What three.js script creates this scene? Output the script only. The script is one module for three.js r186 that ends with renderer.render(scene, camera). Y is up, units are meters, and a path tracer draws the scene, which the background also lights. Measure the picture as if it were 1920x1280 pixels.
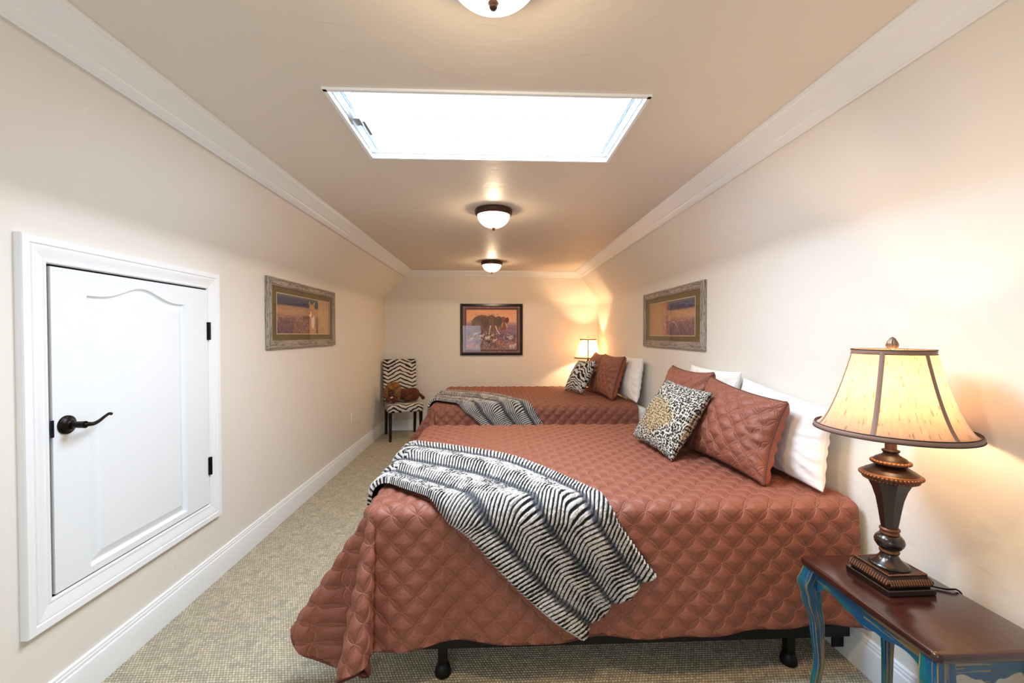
import * as THREE from 'three';
import { mergeGeometries, mergeVertices, toCreasedNormals } from 'three/addons/utils/BufferGeometryUtils.js';
import { RoundedBoxGeometry } from 'three/addons/geometries/RoundedBoxGeometry.js';
import { MarchingCubes } from 'three/addons/objects/MarchingCubes.js';
import { RectAreaLightUniformsLib } from 'three/addons/lights/RectAreaLightUniformsLib.js';

// ---------------------------------------------------------------- camera, sky, large lights, exposure
const scene = new THREE.Scene();
const EYE = 1.378, YAW = Math.atan(33 / 800), PITCH = -Math.atan(13 / 800);
const camera = new THREE.PerspectiveCamera(2 * Math.atan(640 / 800) * 180 / Math.PI, 1.5, 0.05, 60);
camera.rotation.order = 'YXZ';
camera.position.set(0, EYE, 0);
camera.rotation.set(PITCH, -YAW, 0);
const renderer = new THREE.WebGLRenderer({ antialias: true });
renderer.toneMapping = THREE.LinearToneMapping;
renderer.toneMappingExposure = 0.88;
renderer.shadowMap.enabled = true;
renderer.shadowMap.type = THREE.PCFSoftShadowMap;
scene.background = new THREE.Color().setRGB(1.8, 1.95, 2.1);          // bright overcast sky, the same all round
RectAreaLightUniformsLib.init();
const DAY = new THREE.Color().setRGB(0.78, 0.955, 1.21), WARM = new THREE.Color().setRGB(1.0, 0.66, 0.35), SOFTWARM = new THREE.Color().setRGB(1.0, 0.74, 0.47);
const SKYLIGHT_I = 30, WINDOW_I = 7, CEILING_LAMP_I = 0.55, CEILING_PANEL_I = 185, NEAR_LAMP_I = 0.64, FAR_LAMP_I = 2.7;

// ---------------------------------------------------------------- room measures (metres)
const XL = -1.575, XR = 1.515, ZB = -6.2, ZR = 1.15, KNEE = 1.84, CEIL = 2.246, XCL = -1.165, XCR = 1.155, ZCB = -5.88, WT = 0.12;
const SKY = { x0: -0.592, x1: 0.558, z0: -2.118, z1: -1.548 };
const WIN = { x0: -1.20, x1: -0.40, y0: 0.80, y1: 1.70 };

// ---------------------------------------------------------------- helpers
let seedState = 12345;
function rnd() { seedState = (seedState * 1664525 + 1013904223) >>> 0; return seedState / 4294967296; }
function hash(x, y, s = 0) { let h = (Math.imul(x | 0, 374761393) + Math.imul(y | 0, 668265263) + Math.imul(s | 0, 2147483647 ^ 974711)) | 0; h = Math.imul(h ^ (h >>> 13), 1274126177); return ((h ^ (h >>> 16)) >>> 0) / 4294967296; }
const sm = (t) => t * t * (3 - 2 * t), clamp = (x, a = 0, b = 1) => Math.min(b, Math.max(a, x)), mix = (a, b, t) => a + (b - a) * t, sst = (a, b, x) => sm(clamp((x - a) / (b - a)));
function vnoise(x, y, px = 0, py = 0, s = 0) {
  const ix = Math.floor(x), iy = Math.floor(y), fx = sm(x - ix), fy = sm(y - iy), w = (i, p) => (p ? ((i % p) + p) % p : i);
  const a = hash(w(ix, px), w(iy, py), s), b = hash(w(ix + 1, px), w(iy, py), s), c = hash(w(ix, px), w(iy + 1, py), s), d = hash(w(ix + 1, px), w(iy + 1, py), s);
  return mix(mix(a, b, fx), mix(c, d, fx), fy);
}
function fbm(x, y, oct = 4, p = 0, s = 0) { let v = 0, a = 0.5, f = 1; for (let i = 0; i < oct; i++) { v += a * vnoise(x * f, y * f, p * f, p * f, s + i); a *= 0.5; f *= 2; } return v / (1 - Math.pow(0.5, oct)); }
function dataTex(w, h, fn, { srgb = true, rx = 1, ry = 1, repeat = true } = {}) {
  const d = new Uint8Array(w * h * 4);
  for (let y = 0; y < h; y++) for (let x = 0; x < w; x++) {
    const c = fn((x + 0.5) / w, (y + 0.5) / h), o = (y * w + x) * 4;
    if (typeof c === 'number') d[o] = d[o + 1] = d[o + 2] = clamp(c) * 255; else for (let k = 0; k < 3; k++) d[o + k] = clamp(c[k]) * 255;
    d[o + 3] = 255;
  }
  const t = new THREE.DataTexture(d, w, h);
  t.wrapS = t.wrapT = repeat ? THREE.RepeatWrapping : THREE.ClampToEdgeWrapping; t.magFilter = t.minFilter = THREE.LinearFilter;
  t.repeat.set(rx, ry); if (srgb) t.colorSpace = THREE.SRGBColorSpace; t.needsUpdate = true; return t;
}
function canvasTex(w, h, draw, srgb = true) {
  const c = document.createElement('canvas'); c.width = w; c.height = h; draw(c.getContext('2d'), w, h);
  const t = new THREE.CanvasTexture(c); t.magFilter = THREE.LinearFilter; if (srgb) t.colorSpace = THREE.SRGBColorSpace; return t;
}
const mat = (o) => new THREE.MeshPhysicalMaterial({ side: THREE.DoubleSide, ...o });
const used = new Map();
function numbered(name) { const n = used.get(name) ?? 0; used.set(name, n + 1); return n ? `${name}_${String(n).padStart(3, '0')}` : name; }
function shadows(o) { o.traverse((m) => { if (m.isMesh) { m.castShadow = m.receiveShadow = true; } }); return o; }
function mesh(name, geo, material, parent) { const m = new THREE.Mesh(geo, material); m.name = name; m.castShadow = m.receiveShadow = true; if (parent) parent.add(m); return m; }
function structure(name, geo, material, label) { const m = mesh(name, geo, material, scene); m.userData.kind = 'structure'; if (label) m.userData.label = label; return m; }
function thing(name, label, category, pos = [0, 0, 0], group) {
  const g = new THREE.Group(); g.name = numbered(name); g.position.set(...pos); g.userData = { label, category }; if (group) g.userData.group = group; scene.add(g); return g;
}
function tag(m, name, label, category, group) { m.name = numbered(name); m.userData = { label, category }; if (group) m.userData.group = group; scene.add(m); return m; }
const box = (w, h, d, x = 0, y = 0, z = 0, r = 0) => { const g = r ? new RoundedBoxGeometry(w, h, d, 3, r) : new THREE.BoxGeometry(w, h, d); g.translate(x, y, z); return g; };
const merge = (list) => mergeGeometries(list.map((g) => { const n = g.index ? g.toNonIndexed() : g; for (const k of Object.keys(n.attributes)) if (!['position', 'normal', 'uv'].includes(k)) n.deleteAttribute(k); return n; }));
function lathe(pts, seg = 48) { return new THREE.LatheGeometry(pts.map(([r, y]) => new THREE.Vector2(Math.max(r, 1e-4), y)), seg); }
function grid(nu, nv, fn, uvfn) {           // fn(u, v) -> [x, y, z]
  const p = new Float32Array((nu + 1) * (nv + 1) * 3), uv = new Float32Array((nu + 1) * (nv + 1) * 2), idx = [];
  for (let j = 0; j <= nv; j++) for (let i = 0; i <= nu; i++) {
    const k = j * (nu + 1) + i, q = fn(i / nu, j / nv), t = uvfn ? uvfn(i / nu, j / nv) : [i / nu, j / nv];
    p.set(q, k * 3); uv.set(t, k * 2);
    if (i < nu && j < nv) idx.push(k, k + 1, k + nu + 2, k, k + nu + 2, k + nu + 1);
  }
  const g = new THREE.BufferGeometry();
  g.setAttribute('position', new THREE.BufferAttribute(p, 3)); g.setAttribute('uv', new THREE.BufferAttribute(uv, 2)); g.setIndex(idx); g.computeVertexNormals(); return g;
}
function tube(pts, r, seg = 40, rad = 8, closed = false) { return new THREE.TubeGeometry(new THREE.CatmullRomCurve3(pts.map((p) => new THREE.Vector3(...p)), closed), seg, r, rad, closed); }
function loft(stations) {                   // stations: arrays of points of one cross-section each; ends are left open
  const n = stations[0].length, m = stations.length;
  return grid(n - 1, m - 1, (u, v) => stations[Math.round(v * (m - 1))][Math.round(u * (n - 1))]);
}
function planeUV(g, fu, fv) { const p = g.attributes.position, uv = new Float32Array(p.count * 2); for (let i = 0; i < p.count; i++) { const a = [p.getX(i), p.getY(i), p.getZ(i)]; uv[i * 2] = fu(a); uv[i * 2 + 1] = fv(a); } g.setAttribute('uv', new THREE.BufferAttribute(uv, 2)); return g; }

// ---------------------------------------------------------------- materials
const wallBump = dataTex(512, 512, (u, v) => { const a = fbm(u * 6, v * 6, 3, 6, 3), b = fbm(u * 48, v * 48, 2, 48, 9); const patch = sst(0.56, 0.62, fbm(u * 9, v * 9, 4, 9, 21)); return 0.35 + 0.25 * a + 0.08 * b + 0.22 * patch * (0.6 + 0.4 * b); }, { srgb: false });
wallBump.repeat.set(0.8, 0.8);
const M = {};
M.wall = mat({ color: 0xe3dfd5, roughness: 0.62, bumpMap: wallBump, bumpScale: 0.0035 });
M.ceiling = mat({ color: 0xdfd6c8, roughness: 0.5, bumpMap: wallBump, bumpScale: 0.003 });
M.trim = mat({ color: 0xecf0f1, roughness: 0.35 });
M.door = mat({ color: 0xe6ecee, roughness: 0.4 });
M.gap = mat({ color: 0x0c0c0c, roughness: 0.9 });
const carpetTile = (u, v) => {                     // rows of small loops, two centimetres of pile pattern, broken up by noise
  const rows = 24, y = v * rows, r = Math.floor(y), x = u * rows + (r % 2) * 0.5, fx = x - Math.floor(x) - 0.5, fy = y - r - 0.5, id = hash(((Math.floor(x) % rows) + rows) % rows, r, 5);
  const loop = Math.max(0, 1 - (fx * fx * 3.4 + fy * fy * 3.0) * 1.15); return [Math.pow(loop, 0.7) * (0.72 + 0.28 * id), id];
};
M.carpet = mat({ roughness: 0.95, color: 0xffffff, sheen: 0.25, sheenColor: new THREE.Color(0xd8ceb6), sheenRoughness: 0.6,
  map: dataTex(768, 768, (u, v) => { const [h, id] = carpetTile(u, v), n = fbm(u * 7, v * 7, 3, 7, 4), f = fbm(u * 90, v * 90, 2, 90, 6), k = 0.66 + 0.26 * h + 0.10 * (id - 0.5) + 0.10 * (n - 0.5) + 0.12 * (f - 0.5); return [0.93 * k, 0.885 * k, 0.76 * k]; }),
  bumpMap: dataTex(768, 768, (u, v) => { const [h] = carpetTile(u, v); return 0.1 + 0.75 * h + 0.15 * fbm(u * 80, v * 80, 2, 80, 2); }, { srgb: false }), bumpScale: 0.006 });
M.carpet.map.repeat.set(3.4, 3.4); M.carpet.bumpMap.repeat.set(3.4, 3.4);
M.bronze = mat({ color: 0x17120f, roughness: 0.32, metalness: 0.75 });
M.blackMetal = mat({ color: 0x0d0d0e, roughness: 0.4, metalness: 0.5 });
M.fixture = mat({ color: 0x4a3428, roughness: 0.38, metalness: 0.7 });
M.whiteLinen = mat({ color: 0xeeece6, roughness: 0.85, sheen: 0.2, sheenColor: new THREE.Color(1, 1, 1),
  bumpMap: dataTex(512, 512, (u, v) => 0.5 + 0.5 * (fbm(u * 4 + 0.9 * fbm(u * 6, v * 6, 2, 6, 2), v * 14, 4, 0, 7) - 0.5), { srgb: false }), bumpScale: 0.012 });

// quilt: overlapping-circle quilting, petals along the diamond edges, four-petal flowers at the crossings
const QS = 0.101;                                   // repeat of the quilting in metres
function quilt(x, y) {                              // metres -> { h, stitch }
  const p = ((x + y) / QS), q = ((x - y) / QS), fp = p - Math.floor(p), fq = q - Math.floor(q);
  const edge = (t, d) => { const w = 0.115 * Math.sin(Math.PI * t); return [d - w, w]; };
  const dp = Math.min(fp, 1 - fp), dq = Math.min(fq, 1 - fq);
  const [e1, w1] = edge(fq, dp), [e2, w2] = edge(fp, dq);
  let h, st = Math.min(Math.abs(e1), Math.abs(e2));
  if (e1 < 0 || e2 < 0) { const e = e1 < 0 ? -e1 / Math.max(w1, 0.02) : -e2 / Math.max(w2, 0.02); h = 0.30 * Math.pow(clamp(e), 0.6) + 0.02; } else { const d = Math.min(e1, e2); h = 0.12 + 0.88 * Math.pow(clamp(d / 0.40), 0.62); h *= sst(0, 0.05, d) * 0.5 + 0.5; }
  return { h, st };
}
const qTile = 640;
const quiltMap = (r, g, b, tr, tg, tb) => dataTex(qTile, qTile, (u, v) => {
  const { st } = quilt(u * QS * 3, v * QS * 3), t = (1 - sst(0.008, 0.018, st)) * (0.35 + 0.65 * sst(0.35, 0.55, vnoise(u * 260, v * 260, 260, 260, 3))), n = fbm(u * 30, v * 90, 3, 30, 3), k = 0.93 + 0.14 * (n - 0.5) * 2 * 0.6;
  return [mix(r * k, tr, t * 0.7), mix(g * k, tg, t * 0.7), mix(b * k, tb, t * 0.7)];
});
const quiltBump = dataTex(qTile, qTile, (u, v) => {
  const { h, st } = quilt(u * QS * 3, v * QS * 3), a = fbm(u * 12, v * 12, 3, 12, 8), wr = Math.abs(fbm(u * 18 + a * 3, v * 18 + a * 2, 3, 0, 31) - 0.5) * 2;
  return 0.1 + 0.34 * h - 0.16 * (1 - sst(0.0, 0.03, st)) + 0.18 * wr * h + 0.06 * a;
}, { srgb: false });
function quiltMaterial(r, g, b, tr, tg, tb) {
  const m = mat({ color: 0xffffff, map: quiltMap(r, g, b, tr, tg, tb), bumpMap: quiltBump, bumpScale: 0.009, roughness: 0.56, sheen: 0.6, sheenColor: new THREE.Color(0xe0ab93), sheenRoughness: 0.5 });
  const k = 1 / (QS * 3); m.map.repeat.set(k, k); m.bumpMap.repeat.set(k, k); return m;
}
M.quilt = quiltMaterial(0.56, 0.325, 0.245, 0.74, 0.50, 0.40);
M.shamPlain = mat({ color: 0x8f4a30, roughness: 0.5, sheen: 0.3, sheenColor: new THREE.Color(0xd08a66),
  bumpMap: dataTex(256, 256, (u, v) => fbm(u * 3, v * 12, 4, 3, 5), { srgb: false }), bumpScale: 0.01 });
M.piping = mat({ color: 0x5d2d20, roughness: 0.6 });

// ---------------------------------------------------------------- room shell
function prismZ(pts, z0, z1) { const s = new THREE.Shape(pts.map(([x, y]) => new THREE.Vector2(x, y))); const g = new THREE.ExtrudeGeometry(s, { depth: z1 - z0, bevelEnabled: false, curveSegments: 12 }); g.translate(0, 0, z0); return g; }
function sideProfile(xw, xc, out) {                 // knee wall, soft bend, slope up to the flat ceiling; "out" is the side that faces away from the room
  const dir = Math.sign(xc - xw), dx = Math.abs(xc - xw), dy = CEIL - KNEE, L = Math.hypot(dx, dy), ux = dir * dx / L, uy = dy / L, r = 0.055, pts = [[xw, 0]];
  for (let i = 0; i <= 14; i++) { const t = i / 14, a = [xw, KNEE - r], b = [xw, KNEE], c = [xw + ux * r, KNEE + uy * r]; pts.push([mix(mix(a[0], b[0], t), mix(b[0], c[0], t), t), mix(mix(a[1], b[1], t), mix(b[1], c[1], t), t)]); }
  pts.push([xc + ux * 0.12, CEIL + uy * 0.12], [xc + ux * 0.12 - dir * 0.2, CEIL + uy * 0.12 + 0.1], [out, CEIL + 0.2], [out, 0]); return pts;
}
const wuv = (g, axis) => planeUV(g, axis === 'x' ? (a) => a[2] : (a) => a[0], (a) => a[1]);
const smooth = (g) => toCreasedNormals(g, 0.5);
structure('wall_left', wuv(smooth(prismZ(sideProfile(XL, XCL, XL - WT), ZB - WT, ZR + WT)), 'x'), M.wall);
structure('wall_right', wuv(smooth(prismZ(sideProfile(XR, XCR, XR + WT), ZB - WT, ZR + WT)), 'x'), M.wall);
{
  const g = prismZ(sideProfile(0, 0.32, -WT).map(([x, y]) => [x, y]), XL - 0.02, XR + 0.02);   // profile in (depth from the wall, height), turned to run along x
  const p = g.attributes.position;
  for (let i = 0; i < p.count; i++) { const d = p.getX(i), y = p.getY(i), x = p.getZ(i); p.setXYZ(i, x, y, ZB + d); }
  g.computeVertexNormals();
  structure('wall_back', wuv(smooth(g), 'z'), M.wall);
}
{
  const s = new THREE.Shape([[XL - WT, 0], [XR + WT, 0], [XR + WT, CEIL + 0.2], [XL - WT, CEIL + 0.2]].map((p) => new THREE.Vector2(...p)));
  s.holes.push(new THREE.Path([[WIN.x0, WIN.y0], [WIN.x0, WIN.y1], [WIN.x1, WIN.y1], [WIN.x1, WIN.y0]].map((p) => new THREE.Vector2(...p))));
  const g = new THREE.ExtrudeGeometry(s, { depth: WT, bevelEnabled: false }); g.translate(0, 0, ZR);
  structure('wall_front', wuv(g, 'z'), M.wall);
}
{
  const s = new THREE.Shape([[XCL - 0.06, -(ZB)], [XCR + 0.06, -(ZB)], [XCR + 0.06, -(ZR + WT)], [XCL - 0.06, -(ZR + WT)]].map(([x, y]) => new THREE.Vector2(x, -y)));
  s.holes.push(new THREE.Path([[SKY.x0, SKY.z0], [SKY.x1, SKY.z0], [SKY.x1, SKY.z1], [SKY.x0, SKY.z1]].map((p) => new THREE.Vector2(...p))));
  const g = new THREE.ExtrudeGeometry(s, { depth: 0.2, bevelEnabled: false });     // (x, z, depth) -> (x, ceiling + depth, z)
  const p = g.attributes.position; for (let i = 0; i < p.count; i++) p.setXYZ(i, p.getX(i), CEIL + p.getZ(i), p.getY(i));
  const ix = g.index; g.computeVertexNormals();
  structure('ceiling', planeUV(g, (a) => a[0], (a) => a[2]), M.ceiling);
}
structure('floor', planeUV(box(XR - XL + 2 * WT, 0.1, ZR - ZB + 2 * WT, (XL + XR) / 2, -0.05, (ZR + ZB) / 2), (a) => a[0], (a) => a[2]), M.carpet);
// crown moulding: three mitred runs
const crownP = [[0.056, -0.004], [0.056, 0.006], [0.050, 0.010], [0.046, 0.010], [0.044, 0.015], [0.036, 0.018], [0.020, 0.026], [0.004, 0.036], [-0.010, 0.046], [-0.020, 0.052], [-0.024, 0.053], [-0.026, 0.059], [-0.036, 0.066], [-0.046, 0.072], [-0.050, 0.071], [-0.056, 0.076], [-0.062, 0.074], [-0.070, 0.060]];
const crownEnds = { trim_1: (o, d) => [[XCL + o, CEIL - d, ZR], [XCL + o, CEIL - d, ZCB + o]], trim_2: (o, d) => [[XCL + o, CEIL - d, ZCB + o], [XCR - o, CEIL - d, ZCB + o]], trim_3: (o, d) => [[XCR - o, CEIL - d, ZCB + o], [XCR - o, CEIL - d, ZR]] };
for (const [name, f] of Object.entries(crownEnds)) { const a = [], b = []; for (const [o, d] of crownP) { const e = f(o, d); a.push(e[0]); b.push(e[1]); } structure(name, toCreasedNormals(loft([a, b]), 0.35), M.trim, 'white crown moulding between ceiling and sloped wall'); }
// baseboards
const baseP = [[0, 0.150], [0.006, 0.150], [0.010, 0.146], [0.010, 0.138], [0.013, 0.134], [0.013, 0.124], [0.017, 0.119], [0.019, 0.110], [0.019, 0.0]];
const baseEnds = { baseboard_left: (o, h) => [[XL + o, h, ZR], [XL + o, h, ZB + o]], baseboard_back: (o, h) => [[XL + o, h, ZB + o], [XR - o, h, ZB + o]], baseboard_right: (o, h) => [[XR - o, h, ZB + o], [XR - o, h, ZR]] };
for (const [name, f] of Object.entries(baseEnds)) { const a = [], b = []; for (const [o, d] of baseP) { const e = f(o, d); a.push(e[0]); b.push(e[1]); } structure(name, toCreasedNormals(loft([a, b]), 0.35), M.trim); }

// skylight: trim round the opening, inner aluminium frame, glass, catch; daylight enters through it
{
  const w = structure('window_1', merge([
    box(SKY.x1 - SKY.x0 + 0.03, 0.012, 0.014, (SKY.x0 + SKY.x1) / 2, CEIL - 0.003, SKY.z0 - 0.005), box(SKY.x1 - SKY.x0 + 0.03, 0.012, 0.014, (SKY.x0 + SKY.x1) / 2, CEIL - 0.003, SKY.z1 + 0.005),
    box(0.014, 0.012, SKY.z1 - SKY.z0 + 0.03, SKY.x0 - 0.005, CEIL - 0.003, (SKY.z0 + SKY.z1) / 2), box(0.014, 0.012, SKY.z1 - SKY.z0 + 0.03, SKY.x1 + 0.005, CEIL - 0.003, (SKY.z0 + SKY.z1) / 2)]), M.trim, 'white framed skylight in the ceiling');
  const alu = mat({ color: 0xc9d3da, roughness: 0.35, metalness: 0.3 });
  const cx = (SKY.x0 + SKY.x1) / 2, cz = (SKY.z0 + SKY.z1) / 2, W = SKY.x1 - SKY.x0, D = SKY.z1 - SKY.z0;
  mesh('window_frame', merge([box(0.022, 0.03, D, SKY.x0 + 0.011, CEIL + 0.03, cz), box(0.012, 0.03, D, SKY.x0 + 0.03, CEIL + 0.045, cz), box(0.022, 0.03, D, SKY.x1 - 0.011, CEIL + 0.03, cz), box(0.012, 0.03, D, SKY.x1 - 0.03, CEIL + 0.045, cz), box(W, 0.03, 0.012, cx, CEIL + 0.03, SKY.z0 + 0.006), box(W, 0.03, 0.012, cx, CEIL + 0.03, SKY.z1 - 0.006)]), alu, w);
  mesh('latch', merge([box(0.03, 0.008, 0.06, SKY.x0 + 0.03, CEIL + 0.012, -1.80), box(0.012, 0.008, 0.12, SKY.x0 + 0.055, CEIL + 0.010, -1.85)]), mat({ color: 0x8d9499, roughness: 0.4, metalness: 0.6 }), w);
  mesh('glass', box(W, 0.006, D, cx, CEIL + 0.09, cz), mat({ color: 0xffffff, roughness: 0.02, transmission: 1, thickness: 0 }), w);
  const l = new THREE.RectAreaLight(DAY, SKYLIGHT_I, W - 0.02, D - 0.02); l.name = 'skylight_daylight'; l.position.set(cx, CEIL + 0.075, cz); l.lookAt(cx, 0, cz); scene.add(l);
}
// window in the end wall at the photographer's back
{
  const cx = (WIN.x0 + WIN.x1) / 2, cy = (WIN.y0 + WIN.y1) / 2, W = WIN.x1 - WIN.x0, H = WIN.y1 - WIN.y0;
  const w = structure('window_2', merge([box(W + 0.16, 0.08, 0.02, cx, WIN.y1 + 0.04, ZR - 0.01), box(W + 0.16, 0.08, 0.02, cx, WIN.y0 - 0.04, ZR - 0.01), box(0.08, H, 0.02, WIN.x0 - 0.04, cy, ZR - 0.01), box(0.08, H, 0.02, WIN.x1 + 0.04, cy, ZR - 0.01)]), M.trim, 'white framed window in the end wall');
  mesh('sash', merge([box(0.04, H, 0.03, WIN.x0 + 0.02, cy, ZR + 0.08), box(0.04, H, 0.03, WIN.x1 - 0.02, cy, ZR + 0.08), box(0.04, H, 0.03, cx, cy, ZR + 0.08), box(W, 0.04, 0.03, cx, WIN.y0 + 0.02, ZR + 0.08), box(W, 0.04, 0.03, cx, WIN.y1 - 0.02, ZR + 0.08)]), M.trim, w);
  mesh('glass', box(W, H, 0.006, cx, cy, ZR + 0.08), mat({ color: 0xffffff, roughness: 0.02, transmission: 1, thickness: 0 }), w);
  const l = new THREE.RectAreaLight(DAY, WINDOW_I, W - 0.08, H - 0.08); l.name = 'window_daylight'; l.position.set(cx, cy, ZR + 0.06); l.lookAt(cx, cy, 0); scene.add(l);
}

// ---------------------------------------------------------------- low access door in the knee wall
{
  const Z0 = -1.562, Z1 = -2.389, Y0 = 0.452, Y1 = 1.622, X = XL;
  const d = new THREE.Group(); d.name = 'door_1'; d.userData = { kind: 'structure', label: 'low white access door with arched raised panel in the knee wall' }; scene.add(d);
  mesh('reveal', box(0.01, Y1 - Y0 + 0.012, Z0 - Z1 + 0.012, X - 0.003, (Y0 + Y1) / 2, (Z0 + Z1) / 2), M.gap, d);
  // leaf with an arched raised panel: outer slab with hole, bevelled field inside
  const W = Z0 - Z1, H = Y1 - Y0, outline = (inset, rise) => {          // panel outline in (s along the wall from the latch edge, y), arched at the top
    const a = 0.137 + inset, b = W - 0.17 - inset * 0.9, y0 = 0.03 + inset, y1 = 1.075 - inset * 0.9, pts = [[a, y0], [b, y0], [b, y1]];
    for (let i = 1; i < 24; i++) { const t = i / 24, c = 0.5 - 0.5 * Math.cos(2 * Math.PI * t); pts.push([mix(b, a, t), y1 + rise * c * c * (1.1 - 0.1 * c)]); }
    pts.push([a, y1]); return pts;
  };
  const V = (l) => l.map((p) => new THREE.Vector2(...p)), put = (g, x) => { const p = g.attributes.position; for (let i = 0; i < p.count; i++) p.setXYZ(i, X + x + p.getZ(i), Y0 + p.getY(i), Z0 - p.getX(i)); g.computeVertexNormals(); return g; };
  const gap = 0.004, slab = new THREE.Shape(V([[gap, gap], [W - gap, gap], [W - gap, H - gap], [gap, H - gap]])); slab.holes.push(new THREE.Path(V(outline(0, 0.052))));
  const leaf = mesh('door_leaf', put(new THREE.ExtrudeGeometry(slab, { depth: 0.012, bevelEnabled: false }), 0.006), M.door, d);
  const rings = [[0, 0.018], [0.005, 0.0085], [0.010, 0.0045], [0.015, 0.0045], [0.042, 0.0150], [0.046, 0.0165]].map(([i, x]) => outline(i, 0.052 - i * 0.1).map(([s, y]) => [X + x, Y0 + y, Z0 - s])).map((r) => [...r, r[0]]);
  mesh('panel_bevel', toCreasedNormals(loft(rings), 0.3), M.door, leaf);
  mesh('panel_field', put(new THREE.ShapeGeometry(new THREE.Shape(V(outline(0.046, 0.0474)))), 0.0165), M.door, leaf);
  // casing: four mitred runs
  const casP = [[0, 0.010], [0.004, 0.017], [0.010, 0.018], [0.014, 0.014], [0.030, 0.017], [0.050, 0.024], [0.056, 0.024], [0.060, 0.020], [0.064, 0.026], [0.088, 0.027], [0.090, 0.022], [0.090, 0]];
  const C = { y0: Y0 - 0.004, y1: Y1 + 0.004, z0: Z0 + 0.004, z1: Z1 + 0.0 };
  const corner = (k, o) => [[C.y0 - o, C.z0 + o], [C.y1 + o, C.z0 + o], [C.y1 + o, C.z1 - o], [C.y0 - o, C.z1 - o]][k % 4];
  for (let k = 0; k < 4; k++) mesh('casing', toCreasedNormals(loft([k, k + 1].map((c) => casP.map(([o, x]) => [X + x, ...corner(c, o)]))), 0.35), M.trim, d);
  for (const y of [1.397, 0.661]) { const h = mesh('hinge', merge([box(0.006, 0.096, 0.016, X + 0.021, y, Z1 + 0.004), (() => { const c = new THREE.CylinderGeometry(0.0065, 0.0065, 0.096, 12); c.translate(X + 0.025, y, Z1 - 0.001); return c; })()]), M.blackMetal, d); h.userData.label = 'black metal hinge'; }
  mesh('strike_plate', box(0.004, 0.06, 0.010, X + 0.0205, 1.045, Z0 + 0.001), M.blackMetal, d);
  const hd = mesh('handle', (() => {
    const ros = lathe([[0, 0.022], [0.012, 0.022], [0.018, 0.018], [0.022, 0.010], [0.030, 0.008], [0.034, 0.005], [0.034, 0]], 36); ros.rotateZ(-Math.PI / 2); ros.translate(X + 0.018, 1.05, -1.614);
    const neck = new THREE.CylinderGeometry(0.011, 0.013, 0.05, 20); neck.rotateZ(Math.PI / 2); neck.translate(X + 0.060, 1.05, -1.614);
    const lever = [], path = [[0.075, 1.050, -1.606], [0.080, 1.049, -1.625], [0.080, 1.046, -1.650], [0.079, 1.052, -1.675], [0.078, 1.064, -1.700], [0.076, 1.071, -1.722], [0.073, 1.066, -1.734]].map(([x, y, z]) => new THREE.Vector3(X + x, y, z));
    const curve = new THREE.CatmullRomCurve3(path); for (let i = 0; i <= 30; i++) { const t = i / 30, c = curve.getPoint(t), r = mix(0.0105, 0.0055, sst(0, 0.7, t)) * (t > 0.93 ? 1.2 : 1) * (i === 0 || i === 30 ? 0.05 : 1), ring = []; const tg = curve.getTangent(t), n = new THREE.Vector3(1, 0, 0).cross(tg).normalize(); for (let k = 0; k <= 14; k++) { const a = k / 14 * 2 * Math.PI; ring.push([c.x + Math.cos(a) * r, c.y + n.y * Math.sin(a) * r * 0.9, c.z + n.z * Math.sin(a) * r * 0.9]); } lever.push(ring); }
    return merge([ros, neck, loft(lever)]);
  })(), M.bronze, leaf); hd.userData.label = 'dark bronze lever handle';
}
// wall outlet
{
  const o = thing('wall_outlet', 'small cream electrical outlet plate low on the knee wall', 'outlet', [XL, 0.46, -4.77]);
  const pm = mat({ color: 0xeee8da, roughness: 0.4 });
  mesh('cover_plate', box(0.007, 0.115, 0.072, 0.0035, 0, 0, 0.003), pm, o);
  for (const y of [0.022, -0.022]) { const s = mesh('socket', box(0.004, 0.030, 0.030, 0.0085, y, 0, 0.0015), pm, o); mesh('slots', merge([box(0.002, 0.009, 0.002, 0.0102, 0, 0.006), box(0.002, 0.008, 0.002, 0.0102, 0, -0.006), box(0.002, 0.004, 0.004, 0.0102, -0.009, 0)]).translate(0, y, 0), M.gap, s); }
}

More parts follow.
